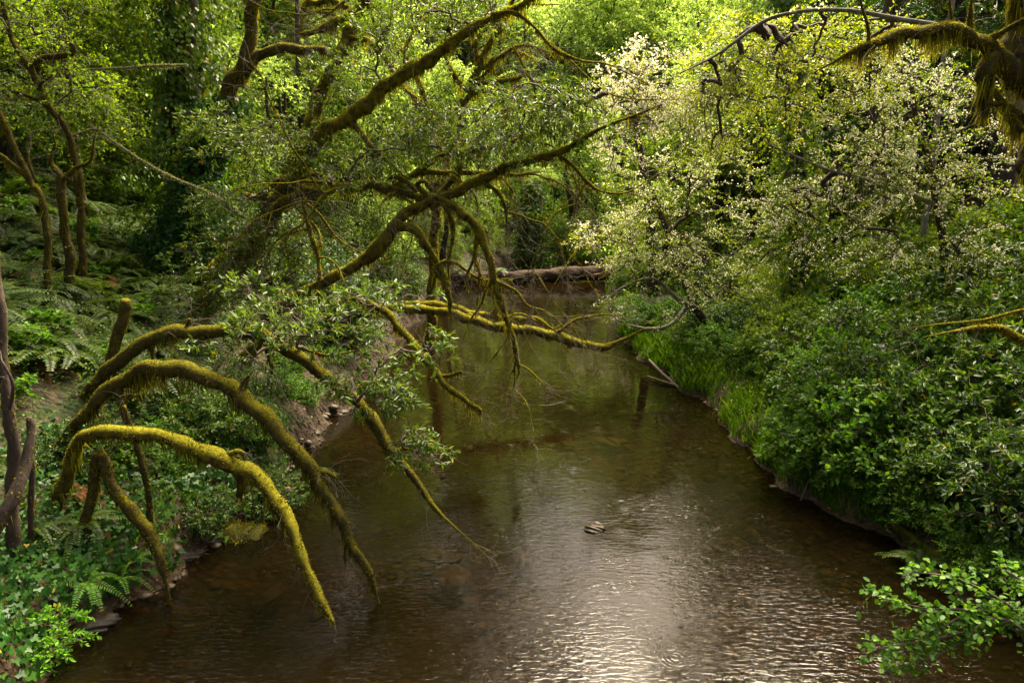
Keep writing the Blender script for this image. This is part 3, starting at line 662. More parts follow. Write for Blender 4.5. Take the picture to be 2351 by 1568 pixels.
# arched tree whose limbs hang down to the water in the middle
D1, LD = mossy_tree('drooping_tree', 'gnarled arched tree whose shaggy limbs hang down over the creek', 'tree',
    [(560, fy(560, 17.2), 17.2, 50), (610, 735, 17.1, 46), (650, 705, 17., 42), (690, 672, 17., 44), (760, 640, 16.9, 40), (820, 612, 16.8, 46), (868, 562, 16.7, 56), (905, 515, 16.6, 48), (960, 480, 16.5, 38), (1010, 455, 16.4, 38), (1070, 425, 16.3, 40), (1130, 400, 16.2, 38), (1200, 375, 16.1, 32), (1270, 352, 16., 26), (1330, 325, 15.9, 20), (1370, 300, 15.8, 14), (1440, 272, 15.7, 10), (1520, 240, 15.7, 5)],
    [[(900, 520, 16.6, 36), (950, 530, 16.4, 34), (985, 570, 16.3, 30), (1010, 615, 16.2, 27), (1025, 660, 16.1, 24), (1032, 705, 16., 14), (1036, 740, 16., 4)],
     [(1005, 455, 16.4, 36), (1050, 475, 16.2, 34), (1090, 520, 16., 34), (1115, 575, 15.9, 29), (1138, 640, 15.8, 28), (1150, 690, 15.7, 24), (1165, 740, 15.6, 18), (1180, 790, 15.5, 18), (1192, 845, 15.5, 8), (1186, 870, 15.5, 4)],
     [(990, 480, 16.4, 20), (1015, 468, 16.3, 22), (1035, 500, 16.3, 20), (1038, 550, 16.2, 15), (1030, 600, 16.2, 12), (1032, 650, 16.2, 5)],
     [(1000, 458, 16.4, 28), (1040, 412, 16.5, 24), (1060, 372, 16.6, 20), (1082, 340, 16.7, 13), (1110, 300, 16.8, 6)],
     [(905, 430, 16.8, 24), (945, 405, 16.9, 26), (985, 375, 17., 22), (1015, 355, 17., 18), (1090, 345, 17.1, 20), (1150, 330, 17.2, 18), (1215, 312, 17.2, 14), (1280, 300, 17.2, 6)],
     [(950, 398, 17., 18), (1040, 398, 17., 22), (1130, 396, 17., 20), (1190, 402, 17., 13), (1240, 395, 17., 5)],
     [(955, 445, 16.7, 22), (935, 420, 16.7, 22), (905, 408, 16.7, 18), (890, 412, 16.7, 7)],
     [(985, 455, 16.5, 26), (960, 425, 16.4, 22), (975, 415, 16.4, 20), (992, 440, 16.4, 18)],
     [(1270, 352, 16., 13), (1310, 375, 15.9, 13), (1345, 415, 15.8, 12), (1385, 440, 15.8, 9), (1440, 442, 15.7, 6), (1510, 400, 15.7, 3)],
     [(1345, 420, 15.8, 8), (1325, 460, 15.8, 7), (1318, 500, 15.8, 3)],
     [(1138, 645, 15.8, 16), (1180, 665, 15.7, 14), (1210, 700, 15.7, 9), (1260, 720, 15.6, 6), (1310, 770, 15.5, 3)],
     [(1185, 835, 15.5, 9), (1215, 850, 15.4, 7), (1255, 890, 15.3, 3)],
     [(700, 668, 17., 24), (790, 680, 16.6, 24), (880, 712, 16.2, 28), (912, 750, 15.9, 28), (960, 802, 15.5, 28), (1000, 852, 15.2, 28), (1030, 892, 15., 24), (1070, 922, 14.8, 20), (1100, 938, 14.7, 17), (1104, 948, 14.7, 6)],
     [(1005, 862, 15.2, 16), (1035, 862, 15.15, 15), (1060, 853, 15.1, 10)],
     [(1100, 545, 16., 14), (1085, 600, 16., 10), (1070, 640, 16., 8), (1085, 680, 16., 3)],
     [(1110, 420, 16.2, 16), (1140, 440, 16.2, 15), (1160, 480, 16.2, 12), (1165, 530, 16.2, 4)],
     [(735, 645, 16.9, 18), (730, 600, 17., 16), (715, 540, 17.1, 16), (700, 480, 17.2, 14), (690, 455, 17.3, 8)],
     [(1030, 655, 16.1, 18), (1000, 615, 16.2, 20), (1040, 600, 16.2, 14), (1100, 640, 16.1, 8), (1180, 640, 16.1, 4)]],
    42, 'mossbark', 'moss', dens=750, ln=.028, wd=.011, hang=.27, hang_p=.4, twigs=(9, 1.), thin=.58, extra=38, span=(1.2, 3.))

# low limbs reaching level across the water
Lw, LL = mossy_tree('fallen_tree', 'low mossy tree lying out level above the water, with a knobbly side limb', 'tree',
    [(640, fy(640, 21.3), 21.3, 40), (760, 745, 21.1, 34), (820, 718, 21., 32), (900, 708, 20.8, 30), (1000, 712, 20.5, 30), (1070, 733, 20.3, 30), (1130, 745, 20.2, 34), (1200, 758, 20.1, 33), (1280, 773, 20., 33), (1340, 790, 19.9, 33), (1385, 797, 19.9, 27), (1415, 788, 19.9, 15), (1480, 755, 19.8, 5)],
    [[(870, 708, 21., 26), (960, 700, 20.9, 26), (1030, 702, 20.8, 28), (1080, 720, 20.7, 26), (1130, 728, 20.6, 22), (1190, 732, 20.6, 18), (1230, 730, 20.6, 15), (1260, 750, 20.5, 11), (1290, 772, 20.5, 8)],
     [(1122, 728, 20.6, 18), (1135, 712, 20.6, 20), (1145, 704, 20.6, 16)],
     [(1262, 772, 20., 17), (1290, 755, 19.9, 14), (1330, 732, 19.8, 9), (1400, 722, 19.7, 5), (1450, 735, 19.7, 3)],
     [(1075, 722, 20.5, 14), (1110, 735, 20.4, 13), (1140, 760, 20.3, 7)],
     [(1150, 735, 20.5, 10), (1200, 722, 20.5, 9), (1260, 755, 20.5, 8), (1290, 745, 20.4, 4)]],
    43, 'mossbark', 'moss', dens=900, ln=.028, wd=.012, hang=.12, hang_p=.3, twigs=(8, .9))

# leaning trunk with a level mossy branch, upper left
K1, LK = mossy_tree('mossy_tree', 'leaning brown trunk with one blunt mossy branch pointing level to the right', 'tree',
    [(405, fy(405, 20.2), 20.2, 92), (420, 560, 20.2, 74), (440, 480, 20.3, 62), (458, 420, 20.3, 58), (482, 345, 20.5, 56), (502, 270, 20.5, 54), (540, 190, 20.6, 56), (565, 120, 20.6, 48), (580, 50, 20.6, 44), (588, -20, 20.6, 42), (600, -150, 20.6, 34)],
    [[(550, 200, 20.6, 40), (570, 145, 20.5, 38), (610, 120, 20.4, 36), (650, 114, 20.3, 34), (700, 117, 20.2, 32), (747, 115, 20.1, 28)]],
    44, 'mossdimbark', 'moss', dens=700, ln=.03, wd=.013, hang=.22, hang_p=.35, twigs=(8, 1.3))
q = rs(144); kt = LK[0]; n = 7000; ti = (q.random(n) ** 1.2 * len(kt.P) * .55).astype(int); th = q.random(n) * 6.283
dr_ = np.stack([np.cos(th), np.sin(th), 0 * th], -1); bg_ = .25 + .75 * np.clip(.6 + .5 * np.sin(ti * .06 + 1.) + .3 * np.sin(th * 2 + ti * .1), .1, 1.4)
mb = MB(); leaves(mb, kt.P[ti] + dr_ * (kt.r[ti] + bg_ * .95 * q.random(n) ** .5)[:, None] + q.normal(size=(n, 3)) * .05, np.array([0, 0, -1.]) + rdir(q, n) * .7, dr_ + rdir(q, n) * .6 + np.array([0, 0, .5]), .13 * q.uniform(.6, 1.2, n), .12 * q.uniform(.6, 1.2, n), 'ivy')
part('ivy', mb, M['ivy'], K1)
# yellow mossy tree further back
mossy_tree('mossy_tree', 'bright yellow mossy tree with upright forked branches seen between the great stems', 'tree',
    [(985, fy(985, 26), 26, 34), (1000, 500, 26, 30), (1015, 400, 26, 28), (1035, 310, 26, 28), (1052, 255, 26, 28), (1075, 205, 26, 26), (1098, 160, 26, 20), (1120, 105, 26, 18), (1160, 45, 26, 12), (1190, -30, 26, 7)],
    [[(1060, 240, 26, 20), (1085, 215, 26, 20), (1110, 190, 25.9, 20), (1160, 186, 25.8, 18), (1198, 176, 25.7, 12)], [(1100, 155, 26, 14), (1092, 110, 26, 13), (1105, 60, 26, 12), (1130, 20, 26, 6)],
     [(1040, 300, 26, 22), (1000, 265, 26, 18), (975, 225, 26, 14), (955, 170, 26, 14), (900, 90, 26, 10)], [(1075, 205, 26, 16), (1130, 215, 25.8, 12), (1175, 240, 25.6, 8)], [(1098, 160, 26, 16), (1150, 130, 26.2, 12), (1205, 115, 26.4, 6)],
     [(960, 340, 26, 16), (990, 290, 26, 16), (1035, 250, 26, 12)], [(955, 175, 26, 12), (905, 160, 26, 12), (860, 100, 26, 10), (830, 80, 26, 6)], [(1075, 210, 26, 14), (1030, 150, 26.2, 10), (1010, 80, 26.3, 6)]],
    45, 'mossbark', 'moss', dens=500, ln=.06, wd=.02, hang=.4, hang_p=.45, twigs=(8, 1.8), extra=14, span=(2., 5.))
# trees on the left slope
F1, LF1 = mossy_tree('twisted_tree', 'crooked dim mossy tree with stubby curled side branches on the fern slope', 'tree',
    [(192, fy(192, 17), 17, 34), (185, 470, 17, 30), (175, 375, 17, 28), (150, 292, 17, 28), (108, 242, 16.9, 30), (85, 190, 16.8, 30), (60, 140, 16.8, 28), (30, 90, 17, 22), (8, 20, 17, 18), (-10, -60, 17, 14)],
    [[(70, 150, 16.8, 20), (110, 130, 16.7, 25), (165, 122, 16.7, 24), (166, 104, 16.7, 20), (140, 94, 16.7, 10)], [(108, 244, 16.8, 20), (60, 218, 16.8, 18), (25, 208, 16.8, 10)], [(85, 196, 16.8, 18), (105, 185, 16.7, 14), (120, 172, 16.6, 6)]],
    46, 'mossdimbark', 'mossdim', dens=600, hang=.2, twigs=(9, 1.), thin=.52)
leafy(F1, LF1, 246, np.concatenate([pblob(rs(247), 110, 150, 17.2, 150, 110, 1.5, 46), pblob(rs(248), 230, 250, 17.2, 90, 70, 1.2, 22), pblob(rs(249), 60, 20, 17.2, 160, 60, 1.5, 30)]), 'alder', k=4, TL=.5, n=10, L=.075, ratio=.6, droop=.15, r0=.006)
mossy_tree('twisted_tree', 'forked dark stump like tree with two short arms on the fern slope', 'tree',
    [(165, fy(165, 16), 16, 44), (148, 490, 16, 36), (136, 415, 16, 36), (115, 372, 16, 18), (126, 335, 16, 9), (122, 305, 16, 4)],
    [[(138, 418, 16, 26), (175, 388, 16, 19), (207, 370, 16, 12), (216, 320, 16, 6), (226, 290, 16, 3)]], 47, 'mossdimbark', 'mossdim', dens=500, hang=.25, hang_p=.4, twigs=(6, .9), thin=.52)
mossy_tree('twisted_tree', 'pair of dark mossy limbs crossing at the upper edge of the fern slope', 'tree',
    [(115, fy(115, 15.4), 15.4, 32), (100, 470, 15.4, 26), (75, 420, 15.5, 27), (45, 370, 15.5, 25), (20, 310, 15.5, 24), (-5, 250, 15.5, 22), (-60, 150, 15.5, 18)],
    [[(70, 415, 15.5, 22), (35, 385, 15.5, 20), (-5, 355, 15.5, 18), (-60, 330, 15.5, 10)], [(85, 420, 15.4, 14), (65, 370, 15.4, 14), (63, 345, 15.4, 6)]], 48, 'mossdimbark', 'mossdim', dens=500, hang=.25, hang_p=.4, twigs=(6, .9), thin=.52)
mossy_tree('slender_tree', 'tall brown stem standing nearest the camera above the ivy bank', 'tree',
    [(35, fy(35, 8.6), 8.6, 46), (27, 1040, 8.6, 40), (22, 980, 8.6, 40), (12, 850, 8.7, 36), (2, 720, 8.8, 30), (-8, 640, 8.9, 28), (-20, 500, 9., 24)], [[(22, 940, 8.6, 14), (30, 880, 8.5, 12), (5, 830, 8.5, 8)]], 49, 'bark', 'mossdim', dens=120, twigs=(2, .5))
mossy_tree('tree_snag', 'thin grey broken stub beside the tall brown stem above the ivy', 'snag',
    [(72, fy(72, 8.9), 8.9, 22), (70, 1010, 8.9, 19), (68, 955, 8.9, 16)], [], 50, 'bark', 'mossdim', dens=100, twigs=(0, 0))
mossy_tree('leaning_tree', 'bare brown root like stem slanting up at the near corner of the ivy bank', 'tree',
    [(-60, 1300, 7.6, 60), (0, 1200, 7.8, 52), (40, 1120, 8., 44), (60, 1060, 8.2, 36), (75, 960, 8.4, 20)], [], 151, 'bark', 'mossdim', dens=150, twigs=(2, .5))

for pth, lab in (([(205, 285, 18.5, 5), (260, 325, 18.3, 8), (330, 372, 18.2, 9), (400, 410, 18., 10), (490, 450, 17.8, 12), (560, 500, 17.6, 13)], 'thin pale lichened dead branch slanting down beside the leaning brown trunk'),
                 ([(200, 160, 19, 5), (270, 158, 19, 8), (350, 152, 19, 9), (430, 150, 19, 7)], 'thin pale lichened branch lying level in front of the ivy trunk')):
    q = rs(len(lab)); l = Limb(pth); root = thing('dead_branch', lab, 'branch', tuple(l.P[0])); mb = MB(); tube(mb, l.P, l.r * .6, 6, .2, q); mt = MB()
    k = q.integers(1, len(l.P), 16); bare_twigs(q, mt, l.P[k], rdir(q, 16), .6, 3, .005)
    o = part('stick', mb, M['palebark'], root, True, None, mt, M['twig']); mf = MB(); moss_fuzz(q, mf, l.P, l.r * .6, 500, .05, .008, .12, .5); subpart('lichen', mf, M['lichen'], o, root)
# great mossy tree at the right edge
R1, LR = mossy_tree('mossy_tree', 'massive dark trunk at the edge with a level limb draped in hanging moss', 'tree',
    [(2480, fy(2480, 12), 12, 150), (2460, 700, 12, 140), (2435, 500, 12, 130), (2400, 330, 12, 130), (2372, 150, 12, 135), (2358, 0, 12, 130), (2352, -120, 12, 120), (2345, -400, 12, 110)],
    [[(2340, 190, 12, 90), (2290, 112, 11.8, 60), (2235, 92, 11.6, 50), (2190, 74, 11.55, 46), (2150, 74, 11.5, 44), (2080, 78, 11.4, 40), (2030, 88, 11.3, 34), (1992, 104, 11.2, 24), (1950, 122, 11.2, 15), (1900, 150, 11.1, 6), (1860, 172, 11.1, 3)],
     [(2285, 108, 11.8, 36), (2270, 160, 11.7, 56), (2265, 210, 11.7, 44), (2262, 265, 11.7, 18)],
     [(2345, 275, 12, 34), (2305, 242, 11.8, 22), (2255, 238, 11.7, 16)], [(2260, 95, 11.7, 24), (2310, 68, 11.6, 20), (2370, 35, 11.4, 14)],
     [(2180, 82, 11.6, 22), (2183, 50, 11.6, 12), (2180, 10, 11.6, 8), (2178, -30, 11.6, 5)], [(2225, 88, 11.6, 26), (2228, 45, 11.6, 16), (2232, -10, 11.6, 8)], [(1995, 104, 11.2, 14), (1992, 60, 11.2, 12), (1980, 20, 11.2, 9), (1975, -20, 11.2, 5)],
     [(2270, 200, 11.8, 22), (2330, 280, 11.9, 26), (2345, 300, 12, 30)]],
    52, 'mossdimbark', 'moss', dens=1300, ln=.03, wd=.009, hang=.32, hang_p=.5, twigs=(4, .8), lump=.24, tmoss=.8)
mossy_tree('mossy_branch_tree', 'small tree with a low mossy limb reaching in over the glossy bushes', 'tree',
    [(2600, fy(2600, 9.2), 9.2, 50), (2500, 900, 9.1, 40), (2420, 805, 9., 30), (2351, 780, 9., 28), (2290, 752, 9., 27), (2230, 753, 9., 22), (2180, 762, 9., 9), (2120, 775, 9., 3)],
    [[(2500, 880, 9.1, 24), (2420, 720, 9.1, 14), (2351, 712, 9.1, 13), (2260, 735, 9.1, 9), (2150, 745, 9.1, 5), (2080, 755, 9.1, 3)]], 53, 'mossbark', 'moss', dens=900, hang=.14, hang_p=.5, twigs=(5, .5))
# ------------------------------------------------------------------ ivy clad trunks
def ivy_column(name, label, cat, path, prof, n, seed, mat='ivy', L=.13, bark='bark', extra=None):
    """path: trunk limb; prof: [(t along trunk, mantle radius)]"""
    g = rs(seed); l = Limb(path, .15)
    b = l.P[0]; root = thing(name, label, cat, tuple(b))
    mb = MB(); tube(mb, l.P, l.r, 12, .12, g); part('trunk', mb, M[bark], root, True)
    t = g.random(n); i = (t * (len(l.P) - 1)).astype(int); th = g.random(n) * 6.283
    pr = np.interp(t, [p[0] for p in prof], [p[1] for p in prof])
    bulge = .8 + .45 * np.sin(t * 31 + 2 * np.sin(th)) + .4 * np.sin(th * 3 + t * 17) + .3 * np.sin(t * 73 + th)
    dirs = np.stack([np.cos(th), np.sin(th), np.zeros(n)], -1)
    p = l.P[i] + dirs * (l.r[i] + pr * np.clip(bulge, .15, 2) * g.random(n) ** .35)[:, None] + g.normal(size=(n, 3)) * .06
    mL = MB(); leaves(mL, p, np.array([0, 0, -1.]) + rdir(g, n) * .7, dirs + rdir(g, n) * .6 + np.array([0, 0, .5]), L * g.uniform(.6, 1.2, n), L * .9 * g.uniform(.6, 1.2, n), 'oval')
    part('ivy', mL, M[mat], root)
    return root, l
ivy_column('ivy_tree', 'tall dark trunk buried in ivy behind the leaning brown trunk', 'tree',
    [(430, fy(430, 21.5), 21.5, 80), (425, 500, 21.5, 76), (420, 250, 21.5, 70), (415, 0, 21.5, 66), (410, -400, 21.5, 50)],
    [(0, .9), (.15, 1.15), (.25, .8), (.45, .6), (.6, 1.3), (.8, 1.5), (1, 1.0)], 16000, 60, 'shrub', .14)
ivy_column('ivy_stump', 'short broken trunk wrapped in dark ivy beyond the fallen log', 'tree',
    [(1222, fy(1222, 54), 54, 56), (1222, 540, 54, 54), (1220, 425, 54, 50)], [(0, .6), (.2, 1.1), (.45, .5), (.7, 1.2), (.85, .7), (1, .3)], 5500, 61, 'shrub', .2)
ivy_column('ivy_tree', 'dark ivy clad trunk among the white blossom on the far side of the creek', 'tree',
    [(1835, fy(1835, 22), 22, 44), (1830, 400, 22, 42), (1815, 150, 22, 40), (1800, -150, 22, 36)], [(0, .5), (.3, .7), (.5, .4), (.8, .5), (1, .4)], 6000, 62, 'shrub', .15)

# ------------------------------------------------------------------ white blossom trees on the right bank
def blossom_tree(label, trunk, blobs, seed, k=5, nl=6, nf=7, TL=.5, L=.07, fs=.05, extra=(), lich=(), bark='bark', r0=.009, droop=.1, pet='petal', flower=.42, bares=()):
    g = rs(seed); Ls = [Limb(trunk, .12)] + [Limb(e, .12) for e in extra]
    b = Ls[0].P[0]; root = thing('blossom_tree', label, 'tree', tuple(b))
    for i, l in enumerate(Ls):
        mb = MB(); tube(mb, l.P, l.r, 8, .1, g); part('trunk' if i == 0 else 'limb', mb, M[bark] if i == 0 else M['palebark'], root, True)
    C = np.concatenate([pblob(g, *q) for q in blobs]); C = C[g.random(len(C)) < .60]; TL = TL * 1.3; L = L * 1.15
    mW, mL, mF = MB(), MB(), MB()
    C, D = skeleton(g, mW, np.concatenate([l.P[::3] for l in Ls]), C, r0); out = norm(C - C.mean(0))
    S = np.repeat(C, k, 0) + g.normal(size=(len(C) * k, 3)) * TL * .15
    dd = rdir(g, len(S)) * np.array([1, 1, .22]) + np.repeat(out, k, 0) * .35 + np.repeat(D, k, 0) * .4
    fl = g.random(len(S)) < flower
    twig_leaves(g, mL, mW, S[~fl], dd[~fl], TL, nl + 6, L, .5, 'quad', droop, .8)
    twig_leaves(g, mL, mW, S[fl], dd[fl], TL, max(nl - 2, 2), L, .5, 'quad', droop, .8, False, mF, nf, fs)
    for (x, y, Y, rx, ry, n_) in bares:
        S_ = pblob(g, x, y, Y, rx, ry, .8, n_); bare_twigs(g, mW, S_, rdir(g, n_) * [1, .5, .35] + np.array([-.5, 0, -.15]), 1.1, 4, .007)
    part('branch_wood', mW, M['bark'], root); part('foliage', mL, M['cherry'], root); part('blossom', mF, M[pet], root)
    if lich:
        for (x, y, Y, n, hh, sp) in lich:
            mb = MB(); c = W(x, y, Y); S = c + g.normal(size=(n, 3)) * np.array([sp, sp, sp * .7]); h = hh * g.uniform(.4, 1.1, n)
            K = 7; tt = np.linspace(0, 1, K); wob = np.cumsum(g.normal(size=(n, K, 3)) * .05 * hh, 1) * np.array([1, 1, .2])
            P = S[:, None] + wob + tt[None, :, None] * np.array([0, 0, -1.]) * h[:, None, None]
            prisms(mb, P, np.broadcast_to(np.linspace(.007, .003, K), (n, K)), 3)
            part('lichen', mb, M['lichen'], root)
    return root
blossom_tree('spreading white blossom tree whose dark slender stem rises through the middle of the flowers',
    [(2180, fy(2180, 17), 17, 20), (2165, 560, 17, 18), (2150, 470, 17, 16), (2135, 380, 17, 15), (2105, 280, 17, 13), (2090, 180, 17, 10)],
    [(2080, 330, 16.6, 230, 130, 1.6, 130), (1950, 420, 16.4, 190, 100, 1.4, 90), (2200, 420, 16.6, 130, 120, 1.2, 60), (2080, 200, 17.2, 190, 60, 1.2, 60), (1990, 560, 16., 170, 60, 1.2, 42), (2230, 580, 16., 110, 70, 1., 30), (1800, 470, 16.8, 80, 60, .8, 20)],
    71, flower=.62, extra=[[(2150, 470, 17, 12), (2020, 420, 16.7, 10), (1900, 390, 16.4, 7), (1760, 330, 16.2, 4)]], lich=[(1985, 380, 15.8, 12, 1.9, .10), (2020, 160, 16, 5, 1., .1)], nl=8, nf=13, fs=.037)
blossom_tree('white blossom tree leaning low over the creek edge above the green herbs',
    [(1660, fy(1660, 23), 23, 26), (1620, 740, 22.8, 22), (1590, 690, 22.6, 18), (1560, 620, 22.5, 17), (1535, 540, 22.5, 16), (1510, 470, 22.5, 13), (1480, 400, 22.5, 8)],
    [(1640, 520, 22, 190, 150, 2., 150), (1500, 600, 22, 110, 60, 1.4, 46), (1480, 470, 22.5, 90, 90, 1.2, 46), (1700, 640, 21.5, 130, 70, 1.4, 44), (1560, 380, 23, 130, 70, 1.6, 50), (1440, 690, 22, 50, 40, .8, 12), (1530, 730, 21.6, 60, 30, .8, 12)],
    72, extra=[[(1600, 705, 22.6, 14), (1560, 690, 22.2, 10), (1500, 640, 22, 7), (1430, 660, 21.8, 5), (1390, 690, 21.6, 3)], [(1590, 690, 22.6, 14), (1540, 745, 22.2, 10), (1490, 755, 22, 8), (1440, 745, 21.8, 4)]], nl=8, nf=12, fs=.044, k=5, flower=.34)
blossom_tree('white blossom tree with a long pale lichened limb arching along the top edge',
    [(2420, fy(2420, 14.5), 14.5, 60), (2380, 400, 14.5, 50), (2320, 180, 14.6, 40), (2230, 90, 14.8, 15), (2160, 62, 15., 13), (2050, 42, 15.2, 11), (1960, 26, 15.4, 10), (1870, 24, 15.6, 9), (1790, 36, 15.8, 8), (1740, 58, 16, 9), (1690, 95, 16., 8), (1640, 130, 16., 6), (1560, 170, 16., 3)],
    [(1800, 170, 17, 220, 100, 1.5, 120), (1700, 290, 17.5, 150, 80, 1.4, 60), (1900, 90, 17, 180, 50, 1.2, 50), (1620, 190, 17.5, 110, 70, 1.2, 40), (1760, 80, 16.5, 150, 45, 1., 36)],
    73, lich=[(1665, 150, 16.5, 34, 1.5, .22), (1600, 260, 16.5, 26, 1.6, .2), (1690, 320, 16.5, 10, .9, .15), (1575, 340, 16.4, 8, .8, .1)], bark='palebark', nl=10, nf=6, flower=.2, bares=[(1560, 190, 16.2, 170, 110, 46), (1800, 120, 16., 200, 80, 30)])
blossom_tree('pale cream blossom tree glowing in the bright gap above the creek',
    [(1500, fy(1500, 33), 33, 26), (1490, 480, 33, 20), (1470, 350, 33, 16), (1450, 260, 33, 10)],
    [(1450, 225, 32, 130, 75, 2.5, 110), (1540, 260, 32, 90, 60, 2., 50), (1400, 330, 32, 80, 60, 2., 36), (1500, 150, 32, 100, 50, 2., 40)],
    74, nl=4, nf=14, fs=.085, L=.12, TL=.7, r0=.014, flower=.6)
blossom_tree('low blossom bough hanging over the far pool above the fallen log',
    [(1480, fy(1480, 38), 38, 20), (1450, 560, 38, 14), (1420, 540, 38, 9)],
    [(1390, 545, 37.5, 80, 28, 1.6, 34), (1450, 520, 38, 60, 40, 1.5, 26), (1440, 590, 37, 50, 40, 1.4, 24), (1330, 555, 37.5, 30, 12, 1., 8)],
    75, nl=6, nf=9, fs=.09, L=.12, TL=.6, r0=.014)

# ------------------------------------------------------------------ prototypes
def proto_tree(name, cat, H, seed, leafm, nclump, k, n, L, ratio, spread=(2.6, 2.6), blobs=6, TL=.7, droop=.25, bark='bark', lean=.6, crown_lo=.3, tpl='quad', rosette=False, multi=1, thick=.018):
    g = rs(seed); root = thing(name, '', cat)
    T = []
    mb = MB()
    for q in range(multi):
        a = g.random() * 6.28; k0 = np.linspace(0, 1, 8); off = lean * (.4 + g.random())
        P = np.stack([math.cos(a) * off * k0 ** 1.5 * H * .2 + np.cumsum(g.normal(size=8) * .01 * H), math.sin(a) * off * k0 ** 1.5 * H * .2 + np.cumsum(g.normal(size=8) * .01 * H), k0 * H * .85 - .3, thick * H * (1 - .8 * k0) + .02], -1)
        P[0, :2] = 0
        S = spline(P, .25); tube(mb, S[:, :3], S[:, 3], 8, .12, g); T.append(S)
    T = np.concatenate(T)
    part('trunk', mb, M[bark], root, True)
    C = []
    for b in range(blobs):
        z = H * (crown_lo + (1 - crown_lo) * (b + .5) / blobs) + g.normal() * .03 * H
        a = g.random() * 6.28; rr = spread[0] * (.35 + .5 * g.random()) * (1 - .45 * abs((b + .5) / blobs - .35))
        i = int(min(len(T) - 1, z / H * len(T) / multi))
        c = T[i, :3] * np.array([1, 1, 0]) + np.array([math.cos(a) * rr, math.sin(a) * rr, z])
        C.append(blob(g, c, (spread[1] * .62, spread[1] * .62, H / blobs * .75), nclump // blobs))
    C = np.concatenate(C); C[:, 2] = np.maximum(C[:, 2], .3)
    mW, mL = MB(), MB()
    crown(g, mW, mL, T[::2], C, k, TL, n, L, ratio, tpl, droop, .6, .012, rosette, tr=.006)
    part('branch_wood', mW, M[bark], root); part('crown', mL, M[leafm], root)
    return root

def proto_conifer(name, H, seed, Rb=3.6, nb=85):
    g = rs(seed); root = thing(name, '', 'tree')
    mb = MB(); P = np.array([(0, 0, -.5, .024 * H), (0, 0, H * .3, .018 * H), (.1, 0, H * .7, .010 * H), (0, 0, H, .02)])
    S = spline(P, .4); tube(mb, S[:, :3], S[:, 3], 9, .1, g); part('trunk', mb, M['bark'], root, True)
    h = np.sort(.12 + .86 * g.random(nb) ** .9); a = np.arange(nb) * 2.4 + g.random(nb)
    ln = Rb * (1 - h) ** .65 * g.uniform(.7, 1.15, nb) + .4
    K = 6; t = np.linspace(0, 1, K)
    D = np.stack([np.cos(a), np.sin(a), np.zeros(nb)], -1)
    P = np.stack([0 * h, 0 * h, h * H], -1)[:, None] + D[:, None] * (ln[:, None] * t)[..., None] + np.array([0, 0, 1.]) * (ln[:, None] * (.12 * t - .55 * t * t))[..., None]
    mW, mL = MB(), MB(); prisms(mW, P, .035 * np.linspace(1, .2, K)[None] * np.ones((nb, 1)), 3)
    nn = 26                                              # flat side sprays
    u = (np.arange(nn)[None] + g.random((nb, nn))) / nn * .9 + .1
    idx = np.clip((u * (K - 1)).astype(int), 0, K - 2); f = (u * (K - 1) - idx)[..., None]
    bi = np.arange(nb)[:, None]; p = P[bi, idx] * (1 - f) + P[bi, idx + 1] * f
    sd = np.where(np.arange(nn) % 2 == 0, 1., -1.)[None, :, None] * np.cross(D, [0, 0, 1.])[:, None]
    ax = norm(D[:, None] * .6 + sd * .9 + np.array([0, 0, -.45]) + g.normal(size=(nb, nn, 3)) * .2)
    sl = (.22 + .4 * np.sin(u * np.pi) * ln[:, None] / Rb) * g.uniform(.7, 1.2, (nb, nn)) * 1.2
    S0, A0, SL = p.reshape(-1, 3), ax.reshape(-1, 3), sl.ravel()
    m2 = 12; v = np.linspace(.06, 1, m2)
    q = S0[:, None] + A0[:, None] * (SL[:, None] * v)[..., None] + np.array([0, 0, -1.]) * (.25 * SL[:, None] * v * v)[..., None]
    pn = norm(np.cross(A0, rdir(g, len(A0)) * .5 + np.array([0, 0, 1.])))
    sgn = np.where(np.arange(m2) % 2 == 0, 1., -1.)[None, :, None]
    na = A0[:, None] * .6 + pn[:, None] * sgn
    leaves(mL, q.reshape(-1, 3), na.reshape(-1, 3), np.broadcast_to(np.array([0, 0, 1.]), (len(A0) * m2, 3)) + rdir(g, len(A0) * m2) * .4, np.repeat(SL, m2) * .38 * np.tile(1.1 - .7 * v, len(A0)) + .03, .045)
    part('branch_wood', mW, M['bark'], root); part('crown', mL, M['needle'], root)
    return root

